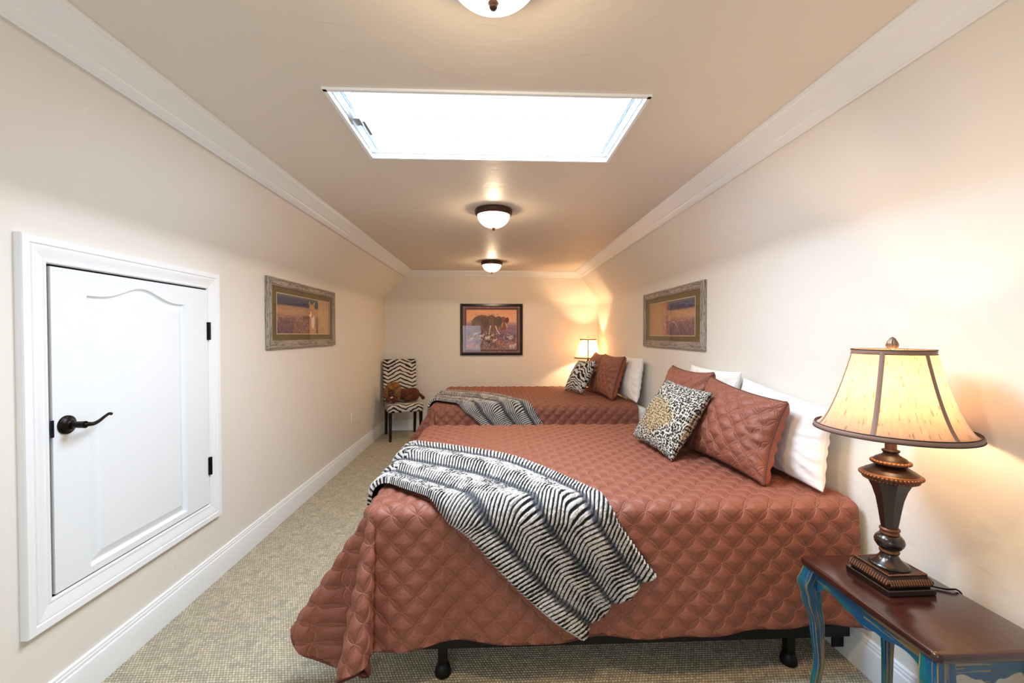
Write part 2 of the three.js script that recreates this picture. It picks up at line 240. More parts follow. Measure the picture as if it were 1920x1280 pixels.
// ---------------------------------------------------------------- ceiling lamps
{
  const glass = mat({ color: 0xffffff, roughness: 0.4, emissive: 0xffffff, emissiveIntensity: 1.0, emissiveMap: null });
  glass.emissive.setRGB(1.0, 0.94, 0.86); glass.emissiveIntensity = 1.6;
  const labels = ['bronze rimmed dome ceiling light on the side of the skylight away from the elephant print', 'bronze rimmed dome ceiling light midway between the skylight and another dome light', 'bronze rimmed dome ceiling light close to the crown moulding of the elephant-picture wall'];
  [[-0.002, -0.965], [-0.005, -2.985], [-0.03, -5.10]].forEach(([x, z], i) => {
    const g = thing('ceiling_light', labels[i], 'ceiling light', [x, CEIL, z], 'dome lights along the ceiling');
    mesh('pan', lathe([[0.002, -0.001], [0.118, -0.001], [0.129, -0.006], [0.131, -0.013], [0.127, -0.020], [0.130, -0.024], [0.127, -0.034], [0.119, -0.042], [0.112, -0.042], [0.112, -0.03]], 64), M.fixture, g);
    const dome = []; for (let k = 0; k <= 20; k++) { const a = k / 20 * Math.PI / 2; dome.push([0.113 * Math.cos(a), -0.040 - 0.088 * Math.sin(a)]); }
    mesh('glass_dome', lathe(dome, 64), glass, g);
    mesh('finial', lathe([[0.001, -0.124], [0.010, -0.126], [0.012, -0.130], [0.008, -0.134], [0.009, -0.139], [0.006, -0.144], [0.001, -0.146]], 20), M.fixture, g);
    const l = new THREE.PointLight(SOFTWARM, CEILING_LAMP_I); l.name = 'ceiling_lamp_glow'; l.position.set(x, CEIL - 0.085, z); l.castShadow = true; l.shadow.radius = 1.5; scene.add(l);
    const down = new THREE.RectAreaLight(SOFTWARM, CEILING_PANEL_I, 0.14, 0.14); down.name = 'ceiling_lamp_panel'; down.position.set(x, CEIL - 0.055, z); down.lookAt(x, 0, z); scene.add(down);   // the wide open face of the dome, inside it
  });
}

// ---------------------------------------------------------------- framed prints
const frameWood = (() => {
  const t = (s) => dataTex(512, 128, (u, v) => { const g = fbm(u * 5, v * 46, 4, 0, s), k = fbm(u * 9, v * 90, 3, 0, s + 7), d = sst(0.60, 0.70, fbm(u * 16, v * 70, 3, 0, s + 3)); const b = 0.56 + 0.34 * (g - 0.4) + 0.16 * (k - 0.5); return [mix(b * 1.02, 0.24, d * 0.75), mix(b * 0.95, 0.20, d * 0.75), mix(b * 0.87, 0.17, d * 0.75)]; });
  return mat({ map: t(3), color: 0xffffff, roughness: 0.6, bumpMap: dataTex(512, 128, (u, v) => fbm(u * 5, v * 60, 3, 0, 5), { srgb: false }), bumpScale: 0.002 });
})();
function strokes(c, n, W, H, color, len, wid, y0 = 0, y1 = 1, x0 = 0, x1 = 1, tilt = 0) {
  for (let i = 0; i < n; i++) { const x = mix(x0, x1, rnd()) * W, y = mix(y0, y1, rnd()) * H, l = len * (0.4 + rnd()), a = tilt + (rnd() - 0.5) * 0.5; c.strokeStyle = color(rnd(), y / H); c.lineWidth = wid * (0.4 + rnd()); c.beginPath(); c.moveTo(x, y); c.lineTo(x + Math.cos(a) * l, y + Math.sin(a) * l); c.stroke(); }
}
const rgb = (r, g, b, a = 1) => `rgba(${r | 0},${g | 0},${b | 0},${a})`;
const savanna = (c, x0, w, H) => {                    // plain with a dark band of hills and grass
  const W = w; c.save(); c.translate(x0, 0); c.beginPath(); c.rect(0, 0, W, H); c.clip();
  const g = c.createLinearGradient(0, 0, 0, H); g.addColorStop(0, '#8d8177'); g.addColorStop(0.1, '#3c3f58'); g.addColorStop(0.24, '#3d3a55'); g.addColorStop(0.30, '#a5805f'); g.addColorStop(0.45, '#b08a68'); g.addColorStop(0.6, '#7d5f56'); g.addColorStop(1, '#57434c'); c.fillStyle = g; c.fillRect(0, 0, W, H);
  strokes(c, 260, W, H, (r) => rgb(60 + 50 * r, 60 + 45 * r, 85 + 40 * r, 0.6), 40, 4, 0.06, 0.26);
  strokes(c, 420, W, H, (r) => rgb(160 + 60 * r, 120 + 50 * r, 85 + 50 * r, 0.5), 60, 3, 0.28, 0.6);
  strokes(c, 1500, W, H, (r) => rgb(60 + 160 * r, 42 + 120 * r, 55 + 105 * r, 0.75), 18, 2.6, 0.55, 1.02, 0, 1, -1.3);
  c.restore();
};
const lionessArt = (flip) => canvasTex(1024, 320, (c, W, H) => {
  c.lineCap = 'round';
  if (!flip) {
    savanna(c, 0, W, H);
    c.fillStyle = '#7b5a4f'; c.beginPath(); c.ellipse(W * 0.47, H * 0.80, 210, 92, -0.16, 0, 7); c.fill();                        // resting body
    strokes(c, 900, W, H, (r) => rgb(80 + 140 * r, 58 + 105 * r, 56 + 80 * r, 0.75), 20, 3, 0.58, 0.98, 0.28, 0.66, -0.5);
    c.fillStyle = '#b98a62'; c.beginPath(); c.moveTo(W * 0.575, H * 0.36); c.lineTo(W * 0.685, H * 0.36); c.lineTo(W * 0.70, H); c.lineTo(W * 0.565, H); c.closePath(); c.fill();
    c.fillStyle = '#e2cbb2'; c.beginPath(); c.ellipse(W * 0.635, H * 0.62, 34, 74, 0, 0, 7); c.fill();
    c.fillStyle = '#bd8455'; c.beginPath(); c.ellipse(W * 0.615, H * 0.34, 58, 60, 0, 0, 7); c.fill();                           // head
    for (const s of [-1, 1]) { c.fillStyle = '#c99a70'; c.beginPath(); c.ellipse(W * 0.615 + s * 44, H * 0.17, 17, 26, s * 0.4, 0, 7); c.fill(); c.fillStyle = '#5a3c30'; c.beginPath(); c.ellipse(W * 0.615 + s * 44, H * 0.18, 8, 15, s * 0.4, 0, 7); c.fill(); }
    c.fillStyle = '#e8d6c0'; c.beginPath(); c.ellipse(W * 0.585, H * 0.45, 26, 24, 0, 0, 7); c.fill();
    c.fillStyle = '#2b1d18'; c.beginPath(); c.ellipse(W * 0.572, H * 0.42, 10, 7, 0, 0, 7); c.fill(); for (const s of [-1, 1]) { c.beginPath(); c.ellipse(W * 0.605 + s * 24, H * 0.31, 7, 4, s * 0.3, 0, 7); c.fill(); }
    strokes(c, 300, W, H, (r) => rgb(190 + 50 * r, 140 + 50 * r, 95 + 50 * r, 0.4), 14, 2, 0.2, 0.95, 0.57, 0.69, 1.4);
    c.fillStyle = 'rgba(196,158,112,0.86)'; c.fillRect(W * 0.745, 0, W * 0.255, H);                                              // faded study panel
    strokes(c, 700, W, H, (r) => rgb(140 + 110 * r, 98 + 95 * r, 62 + 80 * r, 0.6), 26, 2.5, 0, 1, 0.745, 1.0, -1.35);
    c.strokeStyle = 'rgba(226,196,150,0.8)'; c.lineWidth = 4; c.beginPath(); c.ellipse(W * 0.86, H * 0.45, 46, 92, 0, 0, 7); c.stroke();
  } else {
    savanna(c, W * 0.40, W * 0.60, H);
    const g = c.createLinearGradient(0, 0, W * 0.42, 0); g.addColorStop(0, '#a9825a'); g.addColorStop(0.6, '#b58b62'); g.addColorStop(1, '#9a6f52'); c.fillStyle = g; c.fillRect(0, 0, W * 0.42, H);
    strokes(c, 1300, W, H, (r) => rgb(140 + 70 * r, 100 + 60 * r, 62 + 55 * r, 0.5), 42, 2.5, -0.1, 1, 0, 0.42, 1.3);
    c.fillStyle = '#b5694a'; c.beginPath(); c.moveTo(W * 0.33, H * 0.05); c.quadraticCurveTo(W * 0.42, H * 0.2, W * 0.40, H * 0.55); c.quadraticCurveTo(W * 0.36, H * 0.8, W * 0.30, H); c.lineTo(W * 0.46, H); c.quadraticCurveTo(W * 0.43, H * 0.5, W * 0.44, H * 0.05); c.closePath(); c.fill();
    strokes(c, 420, W, H, (r) => rgb(90 + 140 * r, 50 + 100 * r, 45 + 80 * r, 0.6), 20, 3, 0, 1, 0.31, 0.46, 1.4);
    strokes(c, 60, W, H, (r) => rgb(235, 215 - 30 * r, 180, 0.7), 30, 3, 0.1, 1, 0.33, 0.44, 1.3);
    strokes(c, 110, W, H, () => rgb(28, 20, 30, 0.7), 16, 4, 0.05, 1, 0.40, 0.46, 1.5);
    c.strokeStyle = 'rgba(220,205,190,0.8)'; c.lineWidth = 5; c.beginPath(); c.arc(W * 0.56, H * 0.95, 110, -1.7, -0.5); c.stroke();
  }
});
const herdArt = canvasTex(1024, 832, (c, W, H) => {       // generic herd of elephants and small animals inside a patterned border
  c.lineCap = 'round'; c.fillStyle = '#5b4148'; c.fillRect(0, 0, W, H);
  for (let i = 0; i < 60; i++) for (const [x, y] of [[i / 60 * W, 26], [i / 60 * W, H - 30], [32, i / 60 * H], [W - 32, i / 60 * H]]) { c.fillStyle = rgb(110 + 90 * rnd(), 75 + 60 * rnd(), 75 + 55 * rnd(), 0.75); c.beginPath(); c.moveTo(x - 14, y + 18 * (rnd() - 0.2)); c.lineTo(x + 14, y + 14); c.lineTo(x, y - 26 * rnd()); c.fill(); }
  const B = 72; c.save(); c.beginPath(); c.rect(B, B, W - 2 * B, H - 2 * B); c.clip();
  const g = c.createLinearGradient(0, B, 0, H - B); g.addColorStop(0, '#e0a07c'); g.addColorStop(0.28, '#e2b59a'); g.addColorStop(0.4, '#9a7488'); g.addColorStop(0.6, '#7b6078'); g.addColorStop(1, '#8e6a66'); c.fillStyle = g; c.fillRect(0, 0, W, H);
  strokes(c, 300, W, H, (r) => rgb(225 + 30 * r, 140 + 60 * r, 95 + 60 * r, 0.4), 60, 8, 0.08, 0.32);
  const ele = (x, y, s, body, ear) => {
    c.fillStyle = body; c.beginPath(); c.ellipse(x - 130 * s, y + 20 * s, 190 * s, 150 * s, 0, 0, 7); c.fill(); for (const k of [-280, -190, -60, 10]) c.fillRect(x + k * s, y + 60 * s, 74 * s, 240 * s);
    c.beginPath(); c.ellipse(x + 30 * s, y - 20 * s, 95 * s, 110 * s, 0, 0, 7); c.fill();
    c.lineWidth = 56 * s; c.strokeStyle = body; c.beginPath(); c.moveTo(x + 60 * s, y + 20 * s); c.quadraticCurveTo(x + 95 * s, y + 140 * s, x + 80 * s, y + 260 * s); c.stroke();
    c.fillStyle = ear; for (const k of [-1, 1]) { c.beginPath(); c.ellipse(x + 30 * s + k * 115 * s, y - 5 * s, 70 * s, 105 * s, k * 0.25, 0, 7); c.fill(); }
    c.strokeStyle = '#e8ded2'; c.lineWidth = 15 * s; for (const k of [-1, 1]) { c.beginPath(); c.moveTo(x + 60 * s + k * 44 * s, y + 60 * s); c.quadraticCurveTo(x + 60 * s + k * 66 * s, y + 150 * s, x + 80 * s + k * 90 * s, y + 200 * s); c.stroke(); }
  };
  ele(700, 260, 0.55, '#8d5038', '#6d4034'); ele(480, 290, 1.0, '#6f5449', '#584648');
  strokes(c, 500, W, H, (r) => rgb(80 + 140 * r, 60 + 105 * r, 52 + 90 * r, 0.5), 24, 4, 0.15, 0.6, 0.2, 0.62, 1.2);
  for (let i = 0; i < 46; i++) {                            // small animals, as plain blobs with legs
    const x = mix(110, 930, rnd()), y = mix(470, 720, rnd()), s = mix(14, 30, rnd()) * (0.7 + (y - 470) / 420), col = [[150, 92, 58], [70, 52, 58], [206, 190, 180], [112, 84, 92], [182, 120, 78]][(rnd() * 5) | 0];
    c.fillStyle = rgb(...col); c.beginPath(); c.ellipse(x, y, s * 1.5, s * 0.8, 0, 0, 7); c.fill(); c.beginPath(); c.ellipse(x + s * 1.5, y - s * 0.8, s * 0.6, s * 0.7, 0, 0, 7); c.fill(); for (const k of [-1, -0.6, 0.6, 1]) c.fillRect(x + k * s, y + s * 0.3, s * 0.25, s * 1.4);
  }
  strokes(c, 900, W, H, (r) => rgb(60 + 170 * r, 45 + 130 * r, 55 + 120 * r, 0.6), 14, 4, 0.52, 0.95, 0.08, 0.92, -1.2);
  strokes(c, 420, W, H, (r) => rgb(90 + 70 * r, 92 + 60 * r, 84 + 50 * r, 0.55), 20, 5, 0.3, 0.75, 0.1, 0.3, -1.3); strokes(c, 420, W, H, (r) => rgb(120 + 90 * r, 105 + 70 * r, 140 + 70 * r, 0.55), 16, 5, 0.5, 0.95, 0.72, 0.93, -0.6); strokes(c, 260, W, H, (r) => (r > 0.55 ? rgb(226, 214, 206, 0.8) : rgb(40, 30, 40, 0.8)), 16, 6, 0.55, 0.92, 0.22, 0.8, -1.2);
  c.restore(); c.strokeStyle = '#d9b9a0'; c.lineWidth = 4; c.strokeRect(B, B, W - 2 * B, H - 2 * B); c.lineWidth = 2; c.strokeRect(20, 20, W - 40, H - 40);
});
// a print lies in its local x/y plane, facing +z, centre of its back at the origin
function framedPrint(name, label, W, H, bar, prof, frameM, matM, matW, art, artRect) {
  const g = thing(name, label, 'framed print');
  const corner = (k, o) => [[-W / 2 + o, -H / 2 + o], [W / 2 - o, -H / 2 + o], [W / 2 - o, H / 2 - o], [-W / 2 + o, H / 2 - o]][k % 4];
  for (let k = 0; k < 4; k++) {
    const L = k % 2 ? H : W, geo = grid(prof.length - 1, 1, (u, v) => { const [o, z] = prof[Math.round(u * (prof.length - 1))]; return [...corner(k + Math.round(v), o), z]; }, (u, v) => [v * L / 0.6 + k * 0.37, u * 0.9]);
    mesh('frame_bar', toCreasedNormals(geo, 0.4), frameM, g);
  }
  mesh('backing', box(W - 0.01, H - 0.01, 0.004, 0, 0, 0.003), M.gap, g);
  if (matM) { const s = new THREE.Shape([[-W / 2 + bar - 0.005, -H / 2 + bar - 0.005], [W / 2 - bar + 0.005, -H / 2 + bar - 0.005], [W / 2 - bar + 0.005, H / 2 - bar + 0.005], [-W / 2 + bar - 0.005, H / 2 - bar + 0.005]].map((p) => new THREE.Vector2(...p))); const [ax, ay, aw, ah] = artRect; s.holes.push(new THREE.Path([[ax - aw / 2, ay - ah / 2], [ax - aw / 2, ay + ah / 2], [ax + aw / 2, ay + ah / 2], [ax + aw / 2, ay - ah / 2]].map((p) => new THREE.Vector2(...p)))); const mg = new THREE.ExtrudeGeometry(s, { depth: 0.003, bevelEnabled: false }); mg.translate(0, 0, 0.008); const mm = mesh('mat_board', mg, matM, g);
    const e = 0.006; mesh('mat_edge', merge([box(aw + 2 * e, e, 0.002, ax, ay + ah / 2 + e / 2, 0.0115), box(aw + 2 * e, e, 0.002, ax, ay - ah / 2 - e / 2, 0.0115), box(e, ah, 0.002, ax + aw / 2 + e / 2, ay, 0.0115), box(e, ah, 0.002, ax - aw / 2 - e / 2, ay, 0.0115)]), mat({ color: 0xcdb695, roughness: 0.7 }), mm); }
  const [ax, ay, aw, ah] = artRect, pg = new THREE.PlaneGeometry(aw + 0.01, ah + 0.01); pg.translate(ax, ay, 0.007);
  mesh('print', pg, mat({ map: art, color: 0xffffff, roughness: 0.7 }), g);
  const gg = new THREE.PlaneGeometry(W - 2 * bar + 0.008, H - 2 * bar + 0.008); gg.translate(0, 0, 0.015); mesh('glass', gg, mat({ color: 0xffffff, roughness: 0.02, transmission: 1, thickness: 0, ior: 1.5, specularIntensity: 0.5 }), g);
  return g;
}
const rustic = [[0, 0], [0, 0.022], [0.004, 0.026], [0.012, 0.027], [0.016, 0.024], [0.044, 0.027], [0.050, 0.025], [0.058, 0.019], [0.060, 0.012]];
const matGreen = mat({ color: 0x6b5a35, roughness: 0.85, bumpMap: wallBump, bumpScale: 0.0003 });
{
  const W = 1.235, H = 0.508, a = framedPrint('framed_print', 'grey barnwood framed lioness print on the wall of the access door', W, H, 0.06, rustic, frameWood, matGreen, 0, lionessArt(false), [0.01, 0.002, 0.975, 0.292]);
  a.position.set(XL + 0.001, 1.53, -3.615); a.rotation.y = Math.PI / 2;
  const b = framedPrint('framed_print', 'grey barnwood framed savanna print on the wall above the white bed pillows', W, H, 0.06, rustic, frameWood, matGreen, 0, lionessArt(true), [0.0, 0.0, 0.925, 0.292]);
  b.position.set(XR - 0.001, 1.517, -3.605); b.rotation.y = -Math.PI / 2;
  const blackP = [[0, 0], [0, 0.018], [0.004, 0.024], [0.016, 0.026], [0.020, 0.022], [0.028, 0.023], [0.034, 0.018], [0.037, 0.012]];
  const c = framedPrint('framed_print', 'black framed elephant herd print on the end wall', 0.902, 0.746, 0.037, blackP, mat({ color: 0x0b0a0b, roughness: 0.25, clearcoat: 0.3 }), null, 0, herdArt, [0, 0, 0.832, 0.676]);
  c.position.set(-0.041, 1.45, ZB + 0.001);
}

// ---------------------------------------------------------------- beds
const BED = { xf: -0.52, xh: 1.455, zn: -1.675, zf: -3.235, T: 0.69 };
const BEND = 0.05, FLARE = 0.07;
// cloth lying on the bed: x along the bed (less than xf: hanging over the foot), v inward from the near edge (negative: hanging over the near side), beyond the width: hanging over the far side
function bedCloth(x, v) {
  const W = BED.zn - BED.zf, over = (d, tilt) => { if (d <= 0) return [d, 0]; const L = BEND * Math.PI / 2; if (d < L) return [BEND * Math.sin(d / BEND), BEND * (1 - Math.cos(d / BEND))]; const e = d - L; return [BEND + e * Math.sin(tilt), BEND + e * Math.cos(tilt)]; };
  const a = BED.xf + BEND - x, bn = BEND - v, bf = v - (W - BEND), far = bf > bn, b = Math.max(bn, bf);
  let X = x, Z = BED.zn - v, Y = BED.T;
  const crownY = 0.012 * Math.sin(Math.PI * clamp(v / W)) * Math.sin(Math.PI * clamp((x - BED.xf) / (BED.xh - BED.xf) * 0.9 + 0.05));
  const zOut = (o) => (far ? BED.zf + BEND - o : BED.zn - BEND + o);
  const rip = (s, drop) => sst(0.08, 0.45, drop) * (0.020 * Math.sin(s * 9.0 + 1.2 * Math.sin(s * 3.1)) + 0.008 * Math.sin(s * 21 + 2));
  if (a <= 0 && b <= 0) Y += crownY;
  else if (a <= 0) { const [o, d] = over(b, FLARE); Z = zOut(o + rip(x, d)); Y -= d; Y += crownY; }
  else if (b <= 0) { const [o, d] = over(a, FLARE); X = BED.xf + BEND - o - rip(v * 1.2 + 3, d); Y -= d; }
  else {
    const r = Math.hypot(a, b), ph = Math.atan2(a, b) / (Math.PI / 2), half = ph < 0.5 ? ph * 2 : (1 - ph) * 2;      // 0 at the panels, 1 at the tucked crease
    const near = ph < 0.5, tip = Math.sin(Math.PI * Math.pow(half, 0.8)), gam = FLARE + (near ? 0.30 : 0.50) * tip, sw = near ? mix(0, 0.30, sst(0.15, 0.75, half)) + 0.20 * sst(0.75, 1, half) : mix(0, 0.16, sst(0.2, 0.7, half)) + 0.34 * sst(0.72, 1, half), az = (near ? sw : 1 - sw) * Math.PI / 2;
    let [o, d] = over(r, gam); o = mix(o, Math.min(o, 0.036), sst(0.66, 1, half) * sst(0.03, 0.16, r)); const rr = (1 - half) * (near ? rip(BED.xf + BEND, d) : rip(BEND * 1.2 + 3, d));
    X = BED.xf + BEND - (o + rr) * Math.sin(az); Z = zOut((o + rr) * Math.cos(az)); Y -= d;
  }
  return [X, Math.max(Y, 0.02), Z];
}
function clothPoint(x, v, lift) {                      // on the cloth, "lift" metres out along its normal
  const e = 0.004, p = bedCloth(x, v), a = bedCloth(x + e, v), b = bedCloth(x, v + e), c = bedCloth(x - e, v), d = bedCloth(x, v - e);
  const ux = a[0] - c[0], uy = a[1] - c[1], uz = a[2] - c[2], wx = b[0] - d[0], wy = b[1] - d[1], wz = b[2] - d[2];
  let nx = uy * wz - uz * wy, ny = uz * wx - ux * wz, nz = ux * wy - uy * wx; const l = Math.hypot(nx, ny, nz) || 1;
  return [p[0] + nx / l * lift, p[1] + ny / l * lift, p[2] + nz / l * lift];
}
const BW = BED.zn - BED.zf, HANG = 0.462, X0 = BED.xf - HANG - 0.02, X1 = BED.xh + 0.03, V0 = -HANG, V1 = BW + HANG;
const dome = (x, y) => { const p = (x + y) / QS, q = (x - y) / QS; return Math.pow(Math.abs(Math.sin(Math.PI * p) * Math.sin(Math.PI * q)), 0.7); };
const puff = (x, v) => 0.0095 * dome(x, v) + 0.006 * fbm(x * 9 + 20, v * 9 + 20, 3);
const hemV = (u) => V0 - 0.045 * (1 - u) * sst(0, 0.25, u) - 0.006 * Math.sin(u * 14);   // the near hem hangs a little lower toward the foot
const quiltGeo = (() => {
  const g = grid(310, 310, (u, w) => { const x = mix(X0, X1, u), v = mix(hemV(u), V1, w); return clothPoint(x, v, puff(x, v)); }, (u, w) => [mix(X0, X1, u), mix(hemV(u), V1, w)]);
  return g;
})();
const hemGeo = (() => {
  const pts = []; const N = 90; for (let i = 0; i <= N; i++) pts.push([mix(X1, X0, i / N), hemV(1 - i / N)]); for (let i = 1; i <= N; i++) pts.push([X0, mix(V0, V1, i / N)]); for (let i = 1; i <= N; i++) pts.push([mix(X0, X1, i / N), V1]);
  return tube(pts.map(([x, v]) => clothPoint(x, v, 0.003)), 0.0055, 700, 7);
})();
function makeBed(label, dx, dz, longer = 0) {
  const b = thing('bed', label, 'bed', [dx, 0, dz]);
  const L = BED.xh - BED.xf, cx = (BED.xf + BED.xh) / 2, cz = (BED.zn + BED.zf) / 2, iron = M.blackMetal;
  mesh('mattress', box(L + 0.03 + longer, 0.25, BW - 0.05, cx + 0.035 + longer / 2, 0.545, cz, 0.05), mat({ color: 0xe9e7e0, roughness: 0.9 }), b);
  mesh('box_spring', box(L - 0.04, 0.24, BW - 0.08, cx + 0.04, 0.295, cz, 0.02), mat({ color: 0xd8d4c8, roughness: 0.9 }), b);
  for (const z of [BED.zn - 0.022, BED.zf + 0.022]) mesh('side_rail', merge([box(L - 0.02, 0.045, 0.006, cx + 0.03, 0.147, z), box(L - 0.02, 0.006, 0.05, cx + 0.03, 0.166, z + (z > cz ? -0.025 : 0.025))]), iron, b);
  for (const x of [BED.xf + 0.35, BED.xh - 0.25]) mesh('cross_rail', box(0.04, 0.02, BW - 0.06, x, 0.155, cz), iron, b);
  for (const x of [BED.xf + 0.31, BED.xh - 0.22]) for (const z of [BED.zn - 0.048, cz, BED.zf + 0.048]) {
    const l = mesh('leg', merge([box(0.036, 0.125, 0.036, x, 0.1, z, 0.004), (() => { const f = lathe([[0.001, 0.0], [0.032, 0.0], [0.034, 0.01], [0.030, 0.03], [0.024, 0.045], [0.019, 0.05]], 20); f.translate(x, 0, z); return f; })()]), iron, b);
  }
  for (const z of [BED.zn - 0.07, BED.zf + 0.07]) mesh('headboard_bracket', box(0.05, 0.13, 0.006, BED.xh + 0.01, 0.11, z), iron, b);
  return b;
}
makeBed('bed with black metal frame next to the blue legged table', 0, 0);
const D2 = [-0.10, -2.37];
makeBed('bed with black metal frame next to the zebra chair', ...D2, 0.09);
function makeSpread(label, dx, dz) { const s = thing('bedspread', label, 'bedspread', [dx, 0, dz], 'rust brown quilted bedspreads'); mesh('quilt', quiltGeo, M.quilt, s); mesh('hem', hemGeo, M.piping, s); return s; }
makeSpread('rust brown quilted bedspread on the bed with the leopard pillow', 0, 0);
makeSpread('rust brown quilted bedspread on the bed with the zebra fur pillow', ...D2);

// throws
{
  const cr = (l) => new THREE.CatmullRomCurve3(l.map(([x, v]) => new THREE.Vector3(x, v, 0)), false, 'centripetal');
  const lower = cr([[-0.80, 0.20], [-0.66, 0.24], [-0.53, 0.255], [-0.36, 0.13], [-0.205, 0.0], [-0.10, -0.075], [0.066, -0.25], [0.20, -0.37], [0.325, -0.475]]);
  const upper = cr([[-0.80, 1.00], [-0.66, 0.98], [-0.54, 0.94], [-0.22, 0.78], [0.09, 0.57], [0.27, 0.33], [0.41, 0.10], [0.53, -0.09], [0.635, -0.235]]);
  const NSEG = 400, arc = [0]; for (let i = 1; i <= NSEG; i++) { const m = (k) => lower.getPoint(k).add(upper.getPoint(k)).multiplyScalar(0.5); arc.push(arc[i - 1] + m(i / NSEG).distanceTo(m((i - 1) / NSEG))); }
  const even = (w) => { const L = clamp(w) * arc[NSEG]; let i = 1; while (i < NSEG && arc[i] < L) i++; return (i - 1 + (L - arc[i - 1]) / (arc[i] - arc[i - 1])) / NSEG; };
  const lane = (t) => { const f = t * 3 + 0.5, c = f - Math.floor(f); return [c, Math.abs(c - 0.5) * 2]; };
  const col = (t) => Math.pow(clamp(1 - lane(t)[1]), 0.45), STRIPES = Math.round(arc[NSEG] / 0.0175), phase = (t, w) => w * STRIPES - 1.9 * Math.pow(lane(t)[1], 1.25);
  const at = (w, t, lift) => { const k = even(w), a = lower.getPoint(k), b = upper.getPoint(k), fold = 0.006 * Math.sin(t * 9 + k * 2); return clothPoint(mix(a.x, b.x, t), mix(a.y, b.y, t), lift + fold + 0.025); };
  const NS = 760, NT = 96, ends = (w, t) => (w > 0.955 ? (w - 0.955) * (col(t) * 0.4 - 0.25) + 0.004 * (vnoise(t * 30, 1) - 0.5) * (w - 0.955) / 0.045 : 0);
  const outer = grid(NT, NS, (u, w) => { const q = w + ends(w, u), edge = sst(0, 0.02, u) * sst(0, 0.02, 1 - u) * sst(0, 0.006, w) * sst(0, 0.006, 1 - w), j = (hash(Math.round(u * NT), Math.round(w * NS), 3) - 0.5) * 0.005; return at(q, u + (u < 0.02 || u > 0.98 ? 0.006 * Math.sin(2 * Math.PI * phase(u, w)) : 0), edge * (0.008 + 0.016 * col(u) - 0.005 * sst(0, 0.7, Math.sin(2 * Math.PI * phase(u, w)))) + j * edge + 0.004); }, (u, w) => [u, w]);
  const inner = grid(48, 200, (u, w) => at(w + ends(w, u), u, 0.001), (u, w) => [u, w]);
  const fur = dataTex(512, 2048, (u, v) => {
    const [c, d] = lane(u), n = fbm(u * 30, v * 120, 2, 0, 4), ph = phase(u, v) + 0.5 * (fbm(u * 9, v * 30, 2, 0, 8) - 0.5);
    const st = Math.sin(2 * Math.PI * ph), black = sst(0.0, 0.45, st - 0.05 + 0.7 * (n - 0.5)), spine = 1 - sst(0.03, 0.13, (1 - d) / 2 + 0.10 * (n - 0.5)), fine = 0.84 + 0.32 * (vnoise(u * 300, v * 1400, 0, 0, 9) - 0.5);
    const k = mix(0.88, 0.045, black) * fine, q = spine * (0.55 + 0.35 * vnoise(u * 200, v * 900, 0, 0, 3)); return [mix(k, 0.21, q), mix(k * 0.98, 0.225, q), mix(k * 0.95, 0.255, q)];
  });
  const furM = mat({ map: fur, color: 0xffffff, roughness: 0.92, sheen: 0.4, sheenColor: new THREE.Color(0xd8d8d8), sheenRoughness: 0.5, bumpMap: dataTex(512, 1024, (u, v) => vnoise(u * 170, v * 420, 0, 0, 2) * 0.6 + 0.4 * vnoise(u * 60, v * 160, 0, 0, 5), { srgb: false }), bumpScale: 0.004 });
  const backM = mat({ color: 0x1c1d22, roughness: 0.9 });
  for (const [label, dx, dz] of [['black and white striped faux fur throw on the bed with the leopard pillow', 0, 0], ['black and white striped faux fur throw on the bed with the zebra fur pillow', ...D2]]) {
    const t = thing('throw_blanket', label, 'throw', [dx, 0, dz], 'striped faux fur throws'); mesh('fur_face', outer, furM, t); mesh('lining', inner, backM, t);
  }
}

// ---------------------------------------------------------------- pillows
// stands on its bottom edge (y = 0), front toward +z
function pillowSide(w, h, t, side, { pinch = 0.09, wr = 0.004, seed = 1, n = 56, fuzz = 0, sag = 0, quilted = false, slump = 0, full = 0.42 } = {}) {
  return grid(n, n, (u, v) => {
    const a = u * 2 - 1, b = v * 2 - 1, A = Math.sign(a) * (1 - Math.pow(1 - Math.abs(a), 1.35)), Bv = Math.sign(b) * (1 - Math.pow(1 - Math.abs(b), 1.35));
    const x = w / 2 * A * (1 - pinch * (1 - Bv * Bv)), y = h / 2 * Bv * (1 - pinch * (1 - A * A));
    const prof = Math.pow(Math.max(0, (1 - A * A) * (1 - Bv * Bv)), full), low = 1 + sag * (-Bv) * 0.5;
    const wn = wr * (fbm(A * 3.2 + seed * 7, Bv * 3.2 + 3, 4, 0, seed) - 0.5) * 2 * Math.pow(prof, 0.35) + wr * 1.6 * Math.sin((Math.atan2(Bv, A)) * 22 + seed) * Math.pow(Math.max(Math.abs(A), Math.abs(Bv)), 6) * prof;
    const q = quilted ? 0.009 * dome(x, y) * Math.pow(prof, 0.5) : 0;
    const fz = fuzz ? fuzz * (hash(Math.round(u * n), Math.round(v * n), seed + 50) - 0.3) : 0;
    const edge = fuzz ? 1 + fuzz * 2 * (hash(Math.round(u * n * 0.5), Math.round(v * n * 0.5), seed) - 0.5) : 1;
    return [x * edge, (y * edge + h / 2) * (1 - slump * (A + 1) / 2), side * (t / 2 * prof * low + wn * 0.8 + q + fz)];
  }, (u, v) => [(u - 0.5) * w, (v - 0.5) * h]);
}
